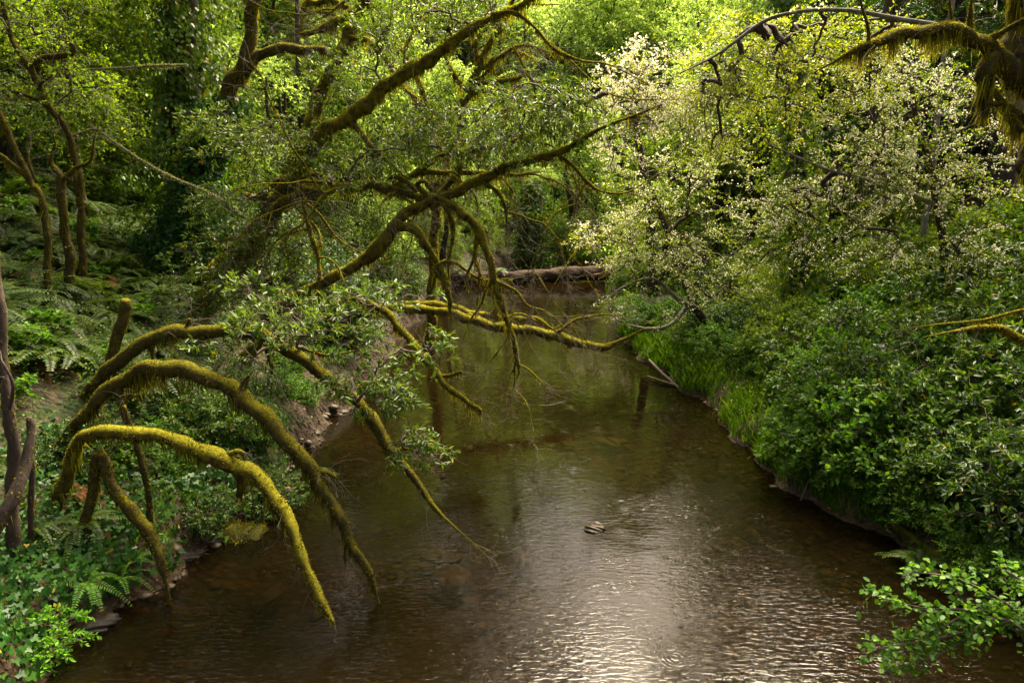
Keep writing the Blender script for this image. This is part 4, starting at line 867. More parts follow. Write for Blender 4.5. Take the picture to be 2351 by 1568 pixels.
def proto_fern(seed, mat='fern', nf=14, L=1.0, name='sword_fern', npin=24):
    g = rs(seed); root = thing(name, '', 'fern'); mL, mW = MB(), MB()
    a = np.arange(nf) * 2.4 + g.random(nf) * .6; K = 9; t = np.linspace(0, 1, K); el = g.uniform(.55, 1.15, nf); ll = L * g.uniform(.75, 1.15, nf)
    D = np.stack([np.cos(a) * np.cos(el), np.sin(a) * np.cos(el), np.sin(el)], -1)
    H = np.stack([np.cos(a), np.sin(a), 0 * a], -1)
    P = D[:, None] * (ll[:, None] * t)[..., None] + H[:, None] * (ll[:, None] * .3 * t * t)[..., None] + np.array([0, 0, -1.]) * (ll[:, None] * .75 * t ** 2.2)[..., None]
    P[..., 2] += .05
    prisms(mW, P, np.broadcast_to(np.linspace(.006, .002, K), (nf, K)), 3)
    u = (np.arange(npin) + .7) / (npin + .5) * .92 + .08
    x = u * (K - 1); i = np.clip(x.astype(int), 0, K - 2); f = (x - i)[None, :, None]
    p = P[:, i] * (1 - f) + P[:, i + 1] * f; tg = norm(P[:, i + 1] - P[:, i])
    s = norm(np.cross(tg, np.array([0, 0, 1.]) + H[:, None] * .3)); w = .16 * L * np.clip(1.25 - u, 0, 1) * np.clip(u * 6, .4, 1) * 1.15
    for sg in (1, -1):
        ax = s * sg + tg * .35 + np.array([0, 0, -.12]) + g.normal(size=s.shape) * .06
        up = np.cross(s, tg)
        leaves(mL, p.reshape(-1, 3), ax.reshape(-1, 3), up.reshape(-1, 3) + np.array([0, 0, .01]), (np.broadcast_to(w[None], (nf, npin)) * g.uniform(.85, 1.1, (nf, npin))).ravel(), .032 * L, 'quad')
    o = part('stalks', mW, M['twig'], root); part('fronds', mL, M[mat], root)
    return root

def proto_bush(name, cat, seed, leafm, H, Rx, nclump, k, n, L, ratio, tpl='quad', TL=.35, rosette=False, droop=.2, flat=.6, up=.8, wood='twig'):
    g = rs(seed); root = thing(name, '', cat)
    C = blob(g, (0, 0, H * .5), (Rx, Rx, H * .52), nclump, .4); C[:, 2] = np.maximum(C[:, 2], .08)
    C += np.stack([.25 * Rx * np.sin(C[:, 2] * 5 + C[:, 1] * 3), .25 * Rx * np.sin(C[:, 0] * 4), .12 * H * np.sin(C[:, 0] * 5 + C[:, 1] * 4)], -1)
    st = np.stack([np.zeros(5), np.zeros(5), np.linspace(-.15, H * .35, 5)], -1)
    mW, mL = MB(), MB()
    crown(g, mW, mL, st, C, k, TL, n, L, ratio, tpl, droop, up, .006, rosette, flat=flat)
    part('stems', mW, M[wood], root); part('foliage', mL, M[leafm], root)
    return root

FERN = [proto_fern(100 + i, 'fern', 15 + i, 1.05) for i in range(4)]
FERNB = [proto_fern(110, 'fernbright', 9, .6, 'lady_fern', 20)]
FERND = proto_fern(112, 'fernbrown', 9, .7, 'dead_fern')
LAUR = [proto_bush('laurel_bush', 'bush', 120 + i, 'shrub', 1.9, 1.25, 105, 5, 10, .145, .38, 'oval', .3, True, .1) for i in range(3)]
RND = [proto_bush('broadleaf_bush', 'bush', 125 + i, 'round', 1.5, 1.0, 80, 5, 9, .105, .68, 'oval', .38, False, .15) for i in range(2)]
HERB = [proto_bush('leafy_herb', 'plant', 130 + i, 'herb', .75, .75, 75, 6, 9, .065, .6, 'quad', .2, False, .1) for i in range(3)]
THIM = [proto_bush('thimbleberry', 'plant', 135 + i, 'round', .7, .5, 22, 3, 5, .15, 1.0, 'ivy', .2, False, .1, .6, 1.2) for i in range(2)]
UND = [proto_bush('thicket_shrub', 'bush', 140 + i, ['dark', 'alder', 'under'][i], 2.6, 1.7, 150, 6, 11, .12, .6, 'quad', .5) for i in range(3)]
TREE = [proto_tree('alder_tree', 'tree', 11, 150, 'alder', 190, 6, 12, .16, .65, multi=2), proto_tree('alder_tree', 'tree', 12, 151, 'alder', 200, 6, 12, .16, .65, (3., 2.8)),
        proto_tree('maple_tree', 'tree', 13, 152, 'dark', 220, 6, 12, .18, .75, (3.4, 3.), multi=2), proto_tree('maple_tree', 'tree', 10, 153, 'under', 180, 6, 12, .15, .6, (3., 2.6))]
TALL = proto_tree('maple_tree', 'tree', 26, 156, 'alder', 330, 6, 12, .26, .8, (5.5, 5.2), 7, 1.3, .25, 'bark', .5, .58, thick=.011)  # high crown shaped to block sky from above the frame
WIL = [proto_tree('willow_tree', 'tree', 11, 160 + i, 'willow', 200, 6, 12, .2, .5, (3.2, 2.9), 7, .9, .5, multi=3, crown_lo=.12) for i in range(2)]
CON = [proto_conifer('redwood_tree', 26, 170), proto_conifer('redwood_tree', 20, 171, 3., 75)]
g = rs(900)

# ------------------------------------------------------------------ planting
def put(proto, x, y, dz, label, group=None, s=1., tilt=0.):
    z = float(TZ(x, y)) + dz
    return place(proto, (x, y, z), g.random() * 6.28, s, label, group, (g.normal() * tilt, g.normal() * tilt))
def free(x, y, m=.4): return x < xl(y) - m or x > xr(y) + m or y > YEND + m

# ferns of the left slope
n = 0
while n < 185:
    px, Y = g.uniform(-40, 440), g.uniform(12.5, 27)
    p = GP(px, Y); row = pfoot(px, Y)
    if not (340 < row < 900) or not free(p[0], p[1], 1.2): continue
    put(FERN[n % 4], p[0], p[1], -.03, 'dark green sword fern among the others covering the shaded slope', 'sword ferns on the shaded slope', g.uniform(.85, 1.35), .25); n += 1
for px, Y, s, lab in [(190, 9.4, .8, 'green sword fern beside the grey stub at the top of the ivy bank'), (80, 9.1, .7, 'sword fern with spread fronds below the thin grey stub'), (700, 13.5, .8, 'sword fern at the mud edge behind the arching stems'), (1960, 12.6, .7, 'sword fern on the water edge under the glossy bushes'), (2110, 10., .8, 'sword fern low beside the bank log')]:
    p = GP(px, Y); put(FERN[0], p[0], p[1], 0, lab, None, s)
for px, Y, s, lab in [(265, 9.05, 1., 'bright lady fern hanging over the water edge below the hooked stem'), (190, 8.6, 1., 'bright lady fern with pointed fronds beside the wet rock'), (310, 9.3, .7, 'small lady fern half hidden in the ivy'), (520, 10.9, .6, 'small bright fern in the grey rock ledge'), (575, 11.2, .5, 'tiny fern tuft under the mossy boulder')]:
    p = GP(px, Y); put(FERNB[0], p[0], p[1], .05, lab, None, s, .3)
for px, Y, lab in [(165, 9.9, 'rusty dead fern drooping above the ivy'), (250, 11.5, 'orange brown dead fern behind the lowest arch')]:
    p = GP(px, Y); put(FERND, p[0], p[1], 0, lab, None, .9, .3)
for k in range(16):
    px, Y = g.uniform(0, 420), g.uniform(12.5, 22); p = GP(px, Y); put(FERND, p[0], p[1], 0, 'brown dead fern among the green ferns on the shaded slope', 'dead ferns on the shaded slope', g.uniform(.7, 1.2), .3)
used_n = 0
for px, Y in [(90, 17), (230, 17.5), (110, 13.6), (310, 16), (70, 12.6), (40, 19), (200, 20), (60, 11.4), (260, 13.5), (370, 14), (75, 21)]:
    p = GP(px, Y); put(THIM[used_n % 2], p[0], p[1], .3, 'fresh light green thimbleberry standing out among the dark ferns', 'thimbleberries among the ferns', g.uniform(.5, .75)); used_n += 1

# leafy plant at the lower left corner
p = GP(95, 7.75)
proto_leafy = proto_bush('leafy_herb', 'plant', 138, 'fernbright', .9, .55, 45, 4, 9, .085, .5, 'oval', .26, False, .4, .5, 1.)
put(proto_leafy, p[0] + .15, p[1], .0, 'fresh bright green compound leaved plant in the lower corner of the ivy bank', None, .75)


# shrubs of the left bank behind the arches
for px, Y, k, s, lab in [(470, 12.6, 0, .55, 'glossy shrub filling the hollow beneath the middle arch'), (560, 13., 1, .55, 'leafy shrub under the far end of the highest arch'), (350, 12.9, 2, .5, 'dim shrub between the two upper arches'), (620, 12., 0, .45, 'low glossy shrub at the mud edge beneath the arches'),
                         (160, 10.6, 1, .4, 'small shrub at the roots of the arching stems'), (480, 10.9, 2, .4, 'small shrub in the shade below the lowest arch'), (240, 11.2, 0, .45, 'glossy shrub at the roots between the stems')]:
    p = GP(px, Y); put(LAUR[k], p[0], p[1], -.1, lab, None, s)

# right bank: glossy bushes, round leaved bushes, herbs at the water
RB_ = [(2030, 13.4, 1.), (2160, 12.4, .95), (2290, 12., 1.05), (1900, 14.6, .85), (2240, 14.2, 1.1), (2090, 15.4, 1.), (2360, 13.4, 1.1), (1960, 16.6, .95), (2240, 10.8, .8), (2330, 10.2, .9), (2060, 11.9, .6), (1850, 17.5, .9), (2180, 17.2, 1.1), (2330, 16.4, 1.2), (2400, 9.3, .9), (1950, 13.1, .6), (2140, 11.1, .6)]
names_ = ['glossy dark laurel bush overhanging the creek bend', 'glossy laurel bush behind the bank log', 'broad laurel bush below the low mossy limb', 'small laurel bush at the edge of the herbs', 'tall laurel bush under the low mossy limb', 'laurel bush rising under the white blossom', 'dense laurel bush at the frame edge below the great trunk', 'laurel bush in shade behind the herbs',
          'dark laurel bush just above the bank log', 'laurel bush over the shoreline behind the bright sapling', 'low laurel bush with twigs over the water', 'shaded laurel bush behind the blossom bough', 'laurel bush deep in the shade beneath the blossom tree', 'tall laurel bush at the foot of the great trunk', 'laurel bush at the near edge above the sapling', 'low laurel bush beside the grassy shore', 'small laurel bush on the shore next to the bank log']
for i, ((px, Y, s), lab) in enumerate(zip(RB_, names_)):
    p = GP(px, Y); put(LAUR[i % 3], p[0], p[1], -.1, lab, None, s)
for i, (px, Y, s, lab) in enumerate([(1990, 14.2, .9, 'bright round leaved bush under the falling blossom'), (1900, 15.6, .9, 'round leaved bush in the middle of the bank'), (2120, 13.6, .8, 'round leaved bush wedged between the laurels'), (2230, 16., .9, 'round leaved bush beneath the low mossy limb'), (2320, 11.3, .6, 'small round leaved bush among the laurels near the frame edge'), (1990, 18.5, 1., 'tall round leaved bush behind the lower blossom'), (2340, 18.5, 1.2, 'round leaved bush beside the great trunk')]):
    p = GP(px, Y); put(RND[i % 2], p[0], p[1], .1, lab, None, s)
hn = 0
while hn < 34:
    Y = 12.2 + 26 * g.random() ** 1.4; d = g.uniform(.35, 1.0 + .09 * Y)
    if 16 < Y < 26 and d < 1.5: d += 1.2
    x = xr(Y) + d; put(HERB[hn % 3], x, Y, -.05, 'small leaved green herb clump along the sunny shore', 'herb clumps along the shore', g.uniform(.6, 1.25)); hn += 1
for Y in np.arange(8.6, 13.2, .33):
    put(HERB[hn % 3], xr(Y) + g.uniform(.25, .7), Y, -.08, 'small leaved green herb clump along the sunny shore', 'herb clumps along the shore', g.uniform(.5, .85)); hn += 1
hn = 0
while hn < 16:
    Y = 10.5 + 14 * g.random(); x = xl(Y) - g.uniform(.3, 1.6)
    put(HERB[hn % 3], x, Y, -.05, 'small leaved herb clump on the shaded muddy bank', 'herb clumps on the shaded bank', g.uniform(.45, .9)); hn += 1

# bright sapling reaching over the water, lower right
g7 = rs(77); sb = GP(2480, 6.6)
root = thing('alder_sapling', 'bright green round leaved sapling reaching over the water in the lower corner', 'sapling', tuple(sb))
stems = [[(2480, 1500, 6.2, 12), (2351, 1420, 6., 9), (2230, 1400, 5.9, 7), (2120, 1395, 5.8, 4), (2000, 1365, 5.7, 2)], [(2440, 1520, 6.1, 10), (2330, 1400, 6., 8), (2200, 1330, 6., 5), (2095, 1312, 6., 2)],
         [(2450, 1540, 6.0, 11), (2300, 1420, 5.8, 8), (2180, 1490, 5.7, 5), (2060, 1535, 5.6, 2)], [(2351, 1420, 6., 8), (2220, 1450, 5.8, 6), (2120, 1470, 5.7, 4), (1995, 1490, 5.6, 2)], [(2230, 1400, 5.9, 6), (2160, 1440, 5.8, 4), (2080, 1465, 5.7, 2)], [(2460, 1460, 6.1, 9), (2351, 1340, 6., 7), (2290, 1300, 6., 3)]]
mW, mL = MB(), MB()
for s in stems:
    l = Limb(s, .05); tube(mW, l.P, np.maximum(l.r, .0025), 6, .05, g7)
    i = np.arange(len(l.P) // 6, len(l.P), 2); kk = 4
    S = np.repeat(l.P[i], kk, 0); d = np.repeat(norm(np.gradient(l.P, axis=0))[i], kk, 0) * .7 + rdir(g7, len(S)) * .9 + np.array([0, 0, .1])
    twig_leaves(g7, mL, mW, S, d, .17, 4, .066, .76, 'oval', .15, 1.3, False, r=.0018)
l0 = Limb(np.array([(*sb, .03), (*((sb + W(2460, 1500, 6.1)) / 2 + np.array([0, 0, .25])), .022), (*W(2450, 1500, 6.1), .012)]), .06, True)
mT = MB(); tube(mT, l0.P, l0.r, 7, .08, g7); part('trunk', mT, M['twig'], root, True)
part('stems', mW, M['twig'], root); part('foliage', mL, M['round'], root)

# ivy sheet on the near left bank, undergrowth everywhere, grass at the water
def surf_n(x, y, e=.12):
    return norm(np.stack([TZ(x - e, y) - TZ(x + e, y), TZ(x, y - e) - TZ(x, y + e), np.full(np.shape(x), 2 * e)], -1))
g = rs(901)
n = 9000; y = g.uniform(6.2, 14, n); x = xl(y) - .12 - 2.8 * g.random(n) ** 1.3
keep = wav(x, y, 1.3, .5) + g.normal(size=n) * .4 > -.55; x, y = x[keep], y[keep]
nr = surf_n(x, y); p = np.stack([x, y, TZ(x, y)], -1) + nr * (.03 + .22 * g.random(len(x))[:, None] ** 1.5)
mb = MB(); leaves(mb, p, np.array([.5, -.2, -.9]) + rdir(g, len(x)) * .6, nr * .8 + rdir(g, len(x)) * .5 + np.array([.2, -.3, .3]), .105 * g.uniform(.55, 1.25, len(x)), .10 * g.uniform(.55, 1.25, len(x)), 'ivy')
single('ivy', mb, M['ivy'], kind='stuff')
mb = MB()
for seed, cnt, ylo, yhi, L in ((1, 5200, 9, 30, .075), (2, 4200, 26, 62, .12), (3, 3600, 55, 130, .24)):
    q = rs(300 + seed); Y = q.uniform(ylo, yhi, cnt); X = q.uniform(-1, 1, cnt) * (Y * .85 + 2)
    ok = (X < xl(Y) - .5) | (X > xr(Y) + .5) | (Y > YEND + .5); X, Y = X[ok], Y[ok]
    k = 22; s = L * 4.2
    px = np.repeat(X, k) + q.normal(size=len(X) * k) * s; py = np.repeat(Y, k) + q.normal(size=len(X) * k) * s
    ok = (px < xl(py) - .15) | (px > xr(py) + .15) | (py > YEND + .15); px, py = px[ok], py[ok]
    p = np.stack([px, py, TZ(px, py) + L * (.3 + 5.5 * q.random(len(px)) ** 1.6)], -1)
    leaves(mb, p, rdir(q, len(p)) * np.array([1, 1, .5]), np.array([0, -.3, .8]) + rdir(q, len(p)) * .6, L * q.uniform(.6, 1.3, len(p)), L * .62, 'quad')
single('undergrowth', mb, M['under'], kind='stuff')
mb = MB(); q = rs(311)
def grass(x, y, h):
    n = len(x); p = np.stack([x, y, TZ(x, y) - .02], -1); lean = rdir(q, n) * np.array([.45, .45, 0]) + np.array([0, 0, 1.])
    w = norm(np.cross(lean, rdir(q, n))) * (.006 + .0004 * y)[:, None]; hh = (h * q.uniform(.5, 1.2, n))[:, None]
    mid = p + lean * hh * .55; tip = p + lean * hh * .85 + rdir(q, n) * np.array([1, 1, -.2]) * hh * .3
    V = np.stack([p - w, p + w, mid + w * .7, tip, mid - w * .7], 1)
    mb.add(V, np.arange(5 * n).reshape(-1, 5))
for y0, y1, cnt, w, h in ((9.2, 12.8, 2600, .8, .26), (12.2, 16.5, 6500, 1.1, .38), (16.5, 28, 11000, 1.9, .42), (30, 44, 1500, 1.2, .4)):
    y = q.uniform(y0, y1, cnt); x = xr(y) + .05 + w * q.random(cnt) ** 1.4; k = np.sin(y * 2.3) + q.normal(size=cnt) * .6 > -.4; grass(x[k], y[k], h)
cnt = 5200; x = q.uniform(2, 14, cnt); y = YEND + .1 + 5 * q.random(cnt) ** 1.5; grass(x, y, .8)
cnt = 1300; y = q.uniform(9.5, 14, cnt); x = xl(y) - .1 - .9 * q.random(cnt); grass(x, y, .22)
single('grass', mb, M['grass'], kind='stuff')
M['litter'] = leaf_mat('fallen leaf', [(0., (.03, .016, .007)), (.6, (.09, .045, .016)), (.9, (.18, .10, .03)), (1., (.3, .2, .04))], .15, .7, .3)
q = rs(312); mb = MB(); n = 6500; y = 7 + 25 * q.random(n) ** 1.5; left = q.random(n) < .55; dd = 1.6 * q.random(n) ** 1.4; x = np.where(left, xl(y) - dd, xr(y) + dd)
nr = surf_n(x, y); p = np.stack([x, y, TZ(x, y) + .015], -1)
leaves(mb, p, rdir(q, n), nr + rdir(q, n) * .35, .075 * q.uniform(.5, 1.3, n), .04 * q.uniform(.5, 1.3, n), 'oval')
k = 420; bare_twigs(q, mb, p[:k] + np.array([0, 0, .03]), rdir(q, k) * [1, 1, .15], .55, 2, .007)
single('leaf_litter', mb, M['litter'], kind='stuff')
y = q.uniform(7.2, 20, 240); sd_ = q.random(240) < .9; x = np.where(sd_, xl(y) - .15 + .3 * q.random(240), xr(y) + .15 - .3 * q.random(240)); mb = MB()
stones(mb, q, np.stack([x, y, np.maximum(TZ(x, y), -.08)], -1), np.exp(q.normal(-2.7, .5, 240)).clip(.03, .2)); single('shore_stones', mb, M['stone'], kind='stuff', smooth=True)
# ------------------------------------------------------------------ logs and sticks
def log_thing(name, label, cat, P, rad, mat, seed, sides=16, lump=.06, extra=None):
    g = rs(seed); S = spline(np.column_stack([P, rad]), .12)
    b = S[0, :3]; root = thing(name, label, cat, (b[0], b[1], S[:, 2].min() - S[0, 3]))
    mb = MB(); tube(mb, S[:, :3], S[:, 3], sides, lump, g); part('trunk' if cat == 'log' else 'stick', mb, M[mat], root, True)
    return root, S
A = W(985, 655, 42.0); B = W(1500, 628, 45.5); A[2] = .28; B[2] = .62
Pl = np.array([A + (B - A) * t for t in (0, .2, .4, .6, .8, 1.)]); Pl[:, 2] += np.array([0, .05, -.02, .04, 0, 0])
root, S = log_thing('fallen_log', 'huge weathered log lying across the creek from bank to bank', 'log', Pl, [.38, .41, .44, .46, .48, .5], 'log', 5, 22, .13)
dv = norm(B - A)
mb = MB(); q = rs(6)                                    # split orange heartwood along the far end
for i in range(16):
    t0 = .66 + .16 * q.random(); t1 = t0 + .1 + .2 * q.random(); a = -.75 + .9 * q.random()
    up = np.array([0, 0, 1.]); fr = norm(np.cross(dv, up)); r_ = .46
    o_ = fr * math.cos(a) * r_ + up * math.sin(a) * r_
    prisms(mb, np.stack([A + (B - A) * t0 + o_ * .98, A + (B - A) * (t0 + t1) / 2 + o_ * 1.05, A + (B - A) * min(t1, 1) + o_ * .97])[None], np.array([[.02, .06, .02]]), 4)
part('split_wood', mb, M['splitwood'], root)
mb = MB(); bare_twigs(q, mb, np.array([A + (B - A) * t for t in q.uniform(.2, .8, 14)]) + np.array([0, -.4, .1]), rdir(q, 14) + np.array([0, -.6, .3]), 1.6, 3, .016); part('twigs', mb, M['twig'], root)
mb = MB(); moss_fuzz(q, mb, S[:20, :3], S[:20, 3], 160, .08, .03, .25, .2); part('moss', mb, M['mossdim'], root)
for tt, kk in ((.12, 0), (.3, 1), (.86, 2)):
    pc = A + (B - A) * tt + np.array([0, -.15, .42]); place(FERN[kk], tuple(pc), tt * 9, .8, ['small fern growing on the shaded end of the fallen log', 'fern growing on top of the fallen log', 'fern at the split end of the fallen log'][kk])
def gl(x, y, z=.05): p = Gw(x, y); return np.array([p[0], p[1], z])
log_thing('bank_log', 'dark straight log lying along the water edge under the glossy bushes', 'log', np.array([gl(2030, 1215, .18), gl(2085, 1250, .16), gl(2150, 1295, .14), gl(2225, 1345, .12), gl(2300, 1400, .10)]), [.07, .085, .09, .09, .08], 'mossdimbark', 7, 10)
log_thing('driftwood_stick', 'long driftwood stick slanting into the water at the grassy point', 'stick', np.array([gl(1490, 850, .35), gl(1515, 868, .22), gl(1560, 893, .0), gl(1580, 905, -.1)]), [.045, .05, .04, .02], 'twig', 8, 7)
log_thing('driftwood_stick', 'short driftwood stick lying under the longer one at the grassy point', 'stick', np.array([gl(1485, 872, .12), gl(1530, 884, .08), gl(1568, 890, .02)]), [.03, .035, .02], 'twig', 9, 7)
p0 = GP(1880, 12.9); log_thing('leaning_stick', 'bare tan stick leaning out of the shore grass', 'stick', np.array([p0 + [.3, .1, .75], p0 + [.05, 0, .4], GP(1835, 12.4) + [0, 0, .02]]), [.01, .014, .016], 'twig', 10, 6)
log_thing('sunken_branch', 'thin dark branch lying on the creek bed near the fallen boulders', 'branch', np.array([gl(1180, 925, -.06), gl(1260, 930, -.02), gl(1330, 912, -.05), gl(1400, 908, -.12)]), [.02, .035, .03, .015], 'bark', 17, 6)
# hollow log end under the water, lower right
q = rs(13); c = gl(2205, 1545, -.24); ax = norm(np.array([-.75, .35, -.05])); mb = MB()
K = 6; Po = np.stack([c - ax * .55 * t for t in np.linspace(-.02, 1, K)]); Pi = Po[::-1]
prof = np.concatenate([np.full(K, .135), np.full(K, .085)]); PP = np.concatenate([Po, Pi]) + np.arange(2 * K)[:, None] * 1e-4 * ax
T, Nn, Bn = np.tile(ax, (2 * K, 1)), None, None
e1 = norm(np.cross(ax, [0, 0, 1.])); e2 = np.cross(ax, e1); th = np.linspace(0, 6.283, 18, endpoint=False)
V = PP[:, None] + prof[:, None, None] * (1 + .06 * q.normal(size=(2 * K, 18)))[..., None] * (np.cos(th)[None, :, None] * e1 + np.sin(th)[None, :, None] * e2)
i = np.arange(2 * K)[:, None] * 18; i2 = ((np.arange(2 * K) + 1) % (2 * K))[:, None] * 18; j = np.arange(18)[None]; j2 = (j + 1) % 18
mb.add(V, np.stack([i + j, i + j2, i2 + j2, i2 + j], -1).reshape(-1, 4))
single('hollow_log', mb, M['wetrock'], 'broken hollow log end lying under water in the near corner', 'log', smooth=True)

# ------------------------------------------------------------------ woods behind
g = rs(905)
def grow(lst, px, Y, label, group=None, s=1., dz=-.1, tilt=.04):
    p = GP(px, Y)
    if not free(p[0], p[1], .8): return False
    put(lst[int(g.integers(len(lst)))], p[0], p[1], dz, label, group, s, tilt); return True
def band(lst, cnt, xr_, yr_, label, group, sr=(.8, 1.2)):
    k = t = 0
    while k < cnt and t < cnt * 20:
        t += 1
        if grow(lst, g.uniform(*xr_), g.uniform(*yr_), label, group, g.uniform(*sr)): k += 1
band([HERB[0], HERB[1], HERB[2]], 30, (-60, 420), (25, 36), 'light green herb clump on the bright level above the fern slope', 'herb clumps above the fern slope', (1.6, 2.4))
band([TREE[0], TREE[3], TREE[1]], 12, (-100, 420), (21, 29), 'slight leafy tree among the crooked mossy trees', 'slight trees among the crooked mossy trees', (.5, .75))
# left slope: dim shrubs, then small trees up the hill
band([UND[0], UND[2], UND[1]], 26, (-80, 440), (22, 40), 'dim low thicket shrub at the top of the fern slope', 'thicket at the top of the fern slope', (.5, .9))
band([UND[1], UND[0], UND[2]], 26, (420, 960), (21, 36), 'leafy thicket shrub behind the mossy limbs on the shaded bank', 'thicket behind the mossy limbs', (.6, 1.))
band([UND[1], UND[2]], 16, (900, 1230), (38, 56), 'thicket shrub on the shaded bank near the fallen log', 'thicket near the fallen log', (.6, 1.))
band([TREE[1], TREE[3], TREE[0]], 20, (-150, 560), (27, 44), 'small leafy tree in the dim wood above the fern slope', 'small trees above the fern slope', (.75, 1.1))
band([TREE[1], WIL[1], WIL[0]], 22, (430, 1050), (30, 52), 'small leafy tree behind the great leaning stems', 'small trees behind the great stems', (.8, 1.15))
band([WIL[1], TREE[1], WIL[0]], 22, (700, 1330), (58, 80), 'green tree on the sunlit hillside beyond the creek head', 'trees beyond the creek head', (.8, 1.2))
band([UND[1]], 14, (1180, 1480), (59, 72), 'bright green shrub on the bank past the grassy pool', 'shrubs past the grassy pool', (.5, .9))
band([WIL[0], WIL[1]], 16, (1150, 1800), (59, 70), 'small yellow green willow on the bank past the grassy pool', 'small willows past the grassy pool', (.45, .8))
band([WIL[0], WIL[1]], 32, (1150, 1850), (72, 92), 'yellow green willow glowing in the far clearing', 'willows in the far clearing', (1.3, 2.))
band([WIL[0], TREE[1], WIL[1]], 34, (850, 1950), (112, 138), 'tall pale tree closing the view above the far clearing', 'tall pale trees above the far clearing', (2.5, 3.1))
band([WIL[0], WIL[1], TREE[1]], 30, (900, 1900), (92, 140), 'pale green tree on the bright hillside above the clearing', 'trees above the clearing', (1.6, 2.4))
band([WIL[0], TREE[1]], 10, (1500, 1750), (36, 52), 'bright young willow behind the creekside blossom', 'willows behind the creekside blossom', (.8, 1.1))
band([TREE[0], TREE[1], WIL[1]], 34, (-400, 2700), (80, 135), 'tree crown high on the far hillside', 'trees high on the far hillside', (1.4, 2.2))
# right slope
band([UND[1]], 12, (1750, 2350), (15.5, 22), 'fresh green thicket shrub rising from the bushes into the blossom', 'thicket rising into the blossom', (.4, .65))
band([RND[0], RND[1]], 14, (1880, 2380), (11, 18), 'fresh green round leaved bush poking up between the laurels', 'round leaved bushes between the laurels', (.6, .95))
band([HERB[0], HERB[1], HERB[2]], 20, (1900, 2360), (10.5, 17), 'fine leaved green herb between the glossy bushes', 'herbs between the glossy bushes', (1.2, 2.2))
band([UND[1], UND[0]], 12, (1560, 1900), (21, 30), 'green thicket shrub behind the leaning blossom trunk', 'thicket behind the leaning blossom trunk', (.45, .7))
band([HERB[0], HERB[1], HERB[2]], 26, (1480, 1900), (19, 30), 'low herb clump on the slope behind the shore', 'herb clumps on the slope behind the shore', (.8, 1.4))
band([UND[0], UND[1]], 18, (1720, 2420), (19, 32), 'dark thicket shrub in the shade under the blossom', 'thicket under the blossom', (.6, 1.))
band([TREE[2], TREE[0]], 12, (1750, 2500), (28, 46), 'dark leafy tree on the slope behind the blossom', 'leafy trees behind the blossom', (.8, 1.2))
for px, Y, s, k, lab in [(1985, 26, .8, 0, 'dark redwood with drooping sprays behind the middle of the blossom'), (2140, 30, .95, 1, 'dark redwood behind the upper blossom beside the great limb'), (2290, 25, .9, 0, 'tall redwood in shade behind the great trunk'), (1860, 36, 1., 1, 'slim redwood further up the slope between blossom trees'),
                         (2480, 30, 1., 0, 'redwood at the frame edge behind the great trunk'), (330, 40, 1.1, 0, 'tall redwood rising behind the fern slope'), (150, 34, 1.0, 1, 'redwood beside the crooked mossy tree'), (640, 46, 1.1, 0, 'redwood standing behind the big leaning tree'), (1750, 50, 1., 1, 'redwood at the edge of the bright clearing')]:
    p = GP(px, Y); put(CON[k], p[0], p[1], -.2, lab, None, s)
q = rs(906)
for px, Y, k in ((705, 34, 'dark bare trunk seen between the leaning trunk and the great stems'), (300, 30, 'slim dark trunk standing behind the fern slope'), (870, 44, 'slim dark trunk behind the drooping limbs'), (2090, 21, 'thin pale brown stem behind the upper blossom'), (2330, 20, 'dark trunk in the deep shade below the great limb'), (1960, 24, 'dark trunk in the shade under the blossom')):
    b = GP(px, Y); P = np.array([(*(b - [0, 0, .3]), .2), (*(b + [.2, 0, 3]), .17), (*(b + [.1, 0, 7]), .14), (*(b + [.4, 0, 14]), .06)]); P[:, 3] *= (.5 if 'thin' in k else 1.)
    S = spline(P, .3); root = thing('bare_tree', k, 'tree', tuple(b)); mb = MB(); tube(mb, S[:, :3], S[:, 3], 9, .14, q); part('trunk', mb, M['bark' if 'pale' not in k else 'palebark'], root, True)
    mb = MB(); i = q.integers(len(S) // 4, len(S), 12); bare_twigs(q, mb, S[i, :3], rdir(q, 12) * [1, 1, .3], 1.6, 3, .018); part('twigs', mb, M['twig'], root)

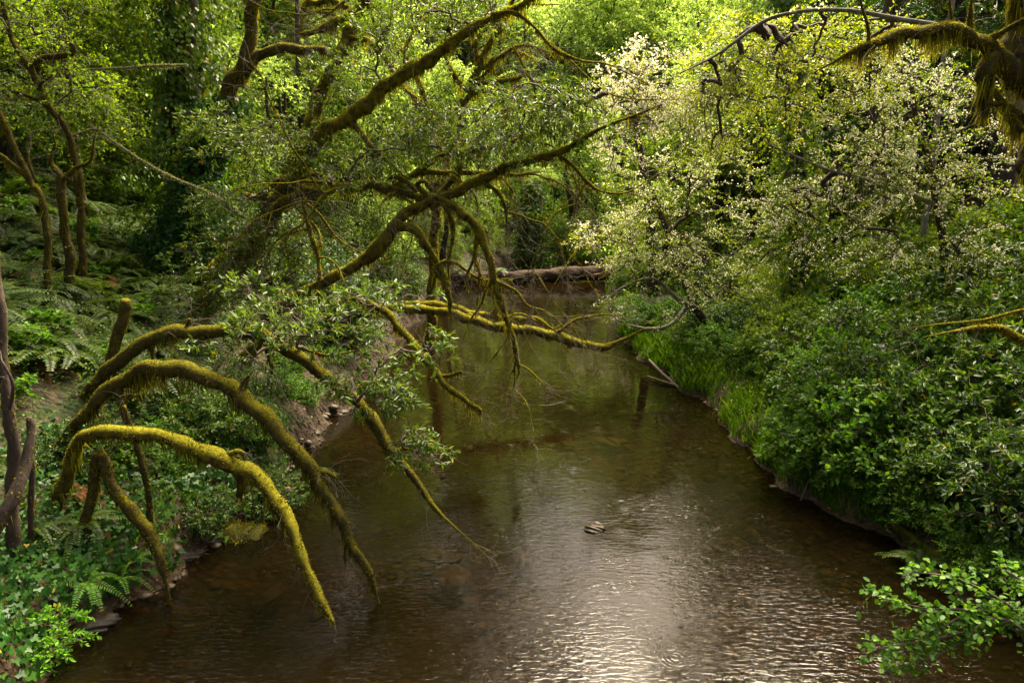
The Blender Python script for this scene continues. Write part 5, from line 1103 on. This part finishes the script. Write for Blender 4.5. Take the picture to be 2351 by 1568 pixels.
# trees added, crowns above the frame, to shade the near bank and dim reflections
SHADE = [(-6.5, 50, 1.2, TALL, 'added tall bare stemmed maple whose unseen high crown blocks sky over the creek'), (-10.6, 5, .9, TALL, 'unseen tall maple added to shade the ivy bank'), (-15, 8.5, 1.5, TREE[2], 'unseen second tall maple added above the ivy bank for shade'), (-15, 3.5, 1.1, CON[0], 'unseen tall redwood added back from the ivy bank to block sky light')]
for x, y, s, k, lab in SHADE:
    put(k, x, y, 0, lab, None, s)

# ------------------------------------------------------------------ light
EL, AZ = R(56), R(25)                 # high soft sun ahead, a little to the right of the creek
w = bpy.data.worlds.new('World'); scene.world = w; w.use_nodes = True
t = w.node_tree; bg = t.nodes['Background']; sky = t.nodes.new('ShaderNodeTexSky')
sky.sky_type = 'NISHITA'; sky.sun_disc = False; sky.sun_elevation = EL; sky.sun_rotation = AZ; sky.dust_density = 8.; sky.air_density = .4; sky.ozone_density = .3
wb = t.nodes.new('ShaderNodeMix'); wb.data_type = 'RGBA'; wb.blend_type = 'MULTIPLY'; wb.inputs[0].default_value = 1.; wb.inputs[7].default_value = (1., .95, .80, 1)      # white balance: warm tint multiplied into the sky colour
t.links.new(sky.outputs[0], wb.inputs[6]); t.links.new(wb.outputs[2], bg.inputs['Color']); bg.inputs['Strength'].default_value = .15
sd = bpy.data.lights.new('sun', 'SUN'); sd.energy = 3.9; sd.angle = R(33); sd.color = (1., .89, .66)
so = bpy.data.objects.new('sun', sd); COL.objects.link(so)
d = Vector((math.sin(AZ) * math.cos(EL), math.cos(AZ) * math.cos(EL), math.sin(EL)))
so.rotation_euler = d.to_track_quat('Z', 'Y').to_euler(); so.location = (0, 0, 60)

scene.view_settings.view_transform = 'Standard'; scene.view_settings.look = 'None'
scene.view_settings.exposure = 1.92; scene.view_settings.gamma = 1.
scene.render.engine = 'CYCLES'
c = scene.cycles
c.max_bounces = 6; c.diffuse_bounces = 4; c.glossy_bounces = 2; c.transmission_bounces = 4; c.transparent_max_bounces = 6
c.use_denoising = True; c.denoiser = 'OPENIMAGEDENOISE'; c.sample_clamp_indirect = 4.; c.caustics_reflective = False; c.caustics_refractive = False
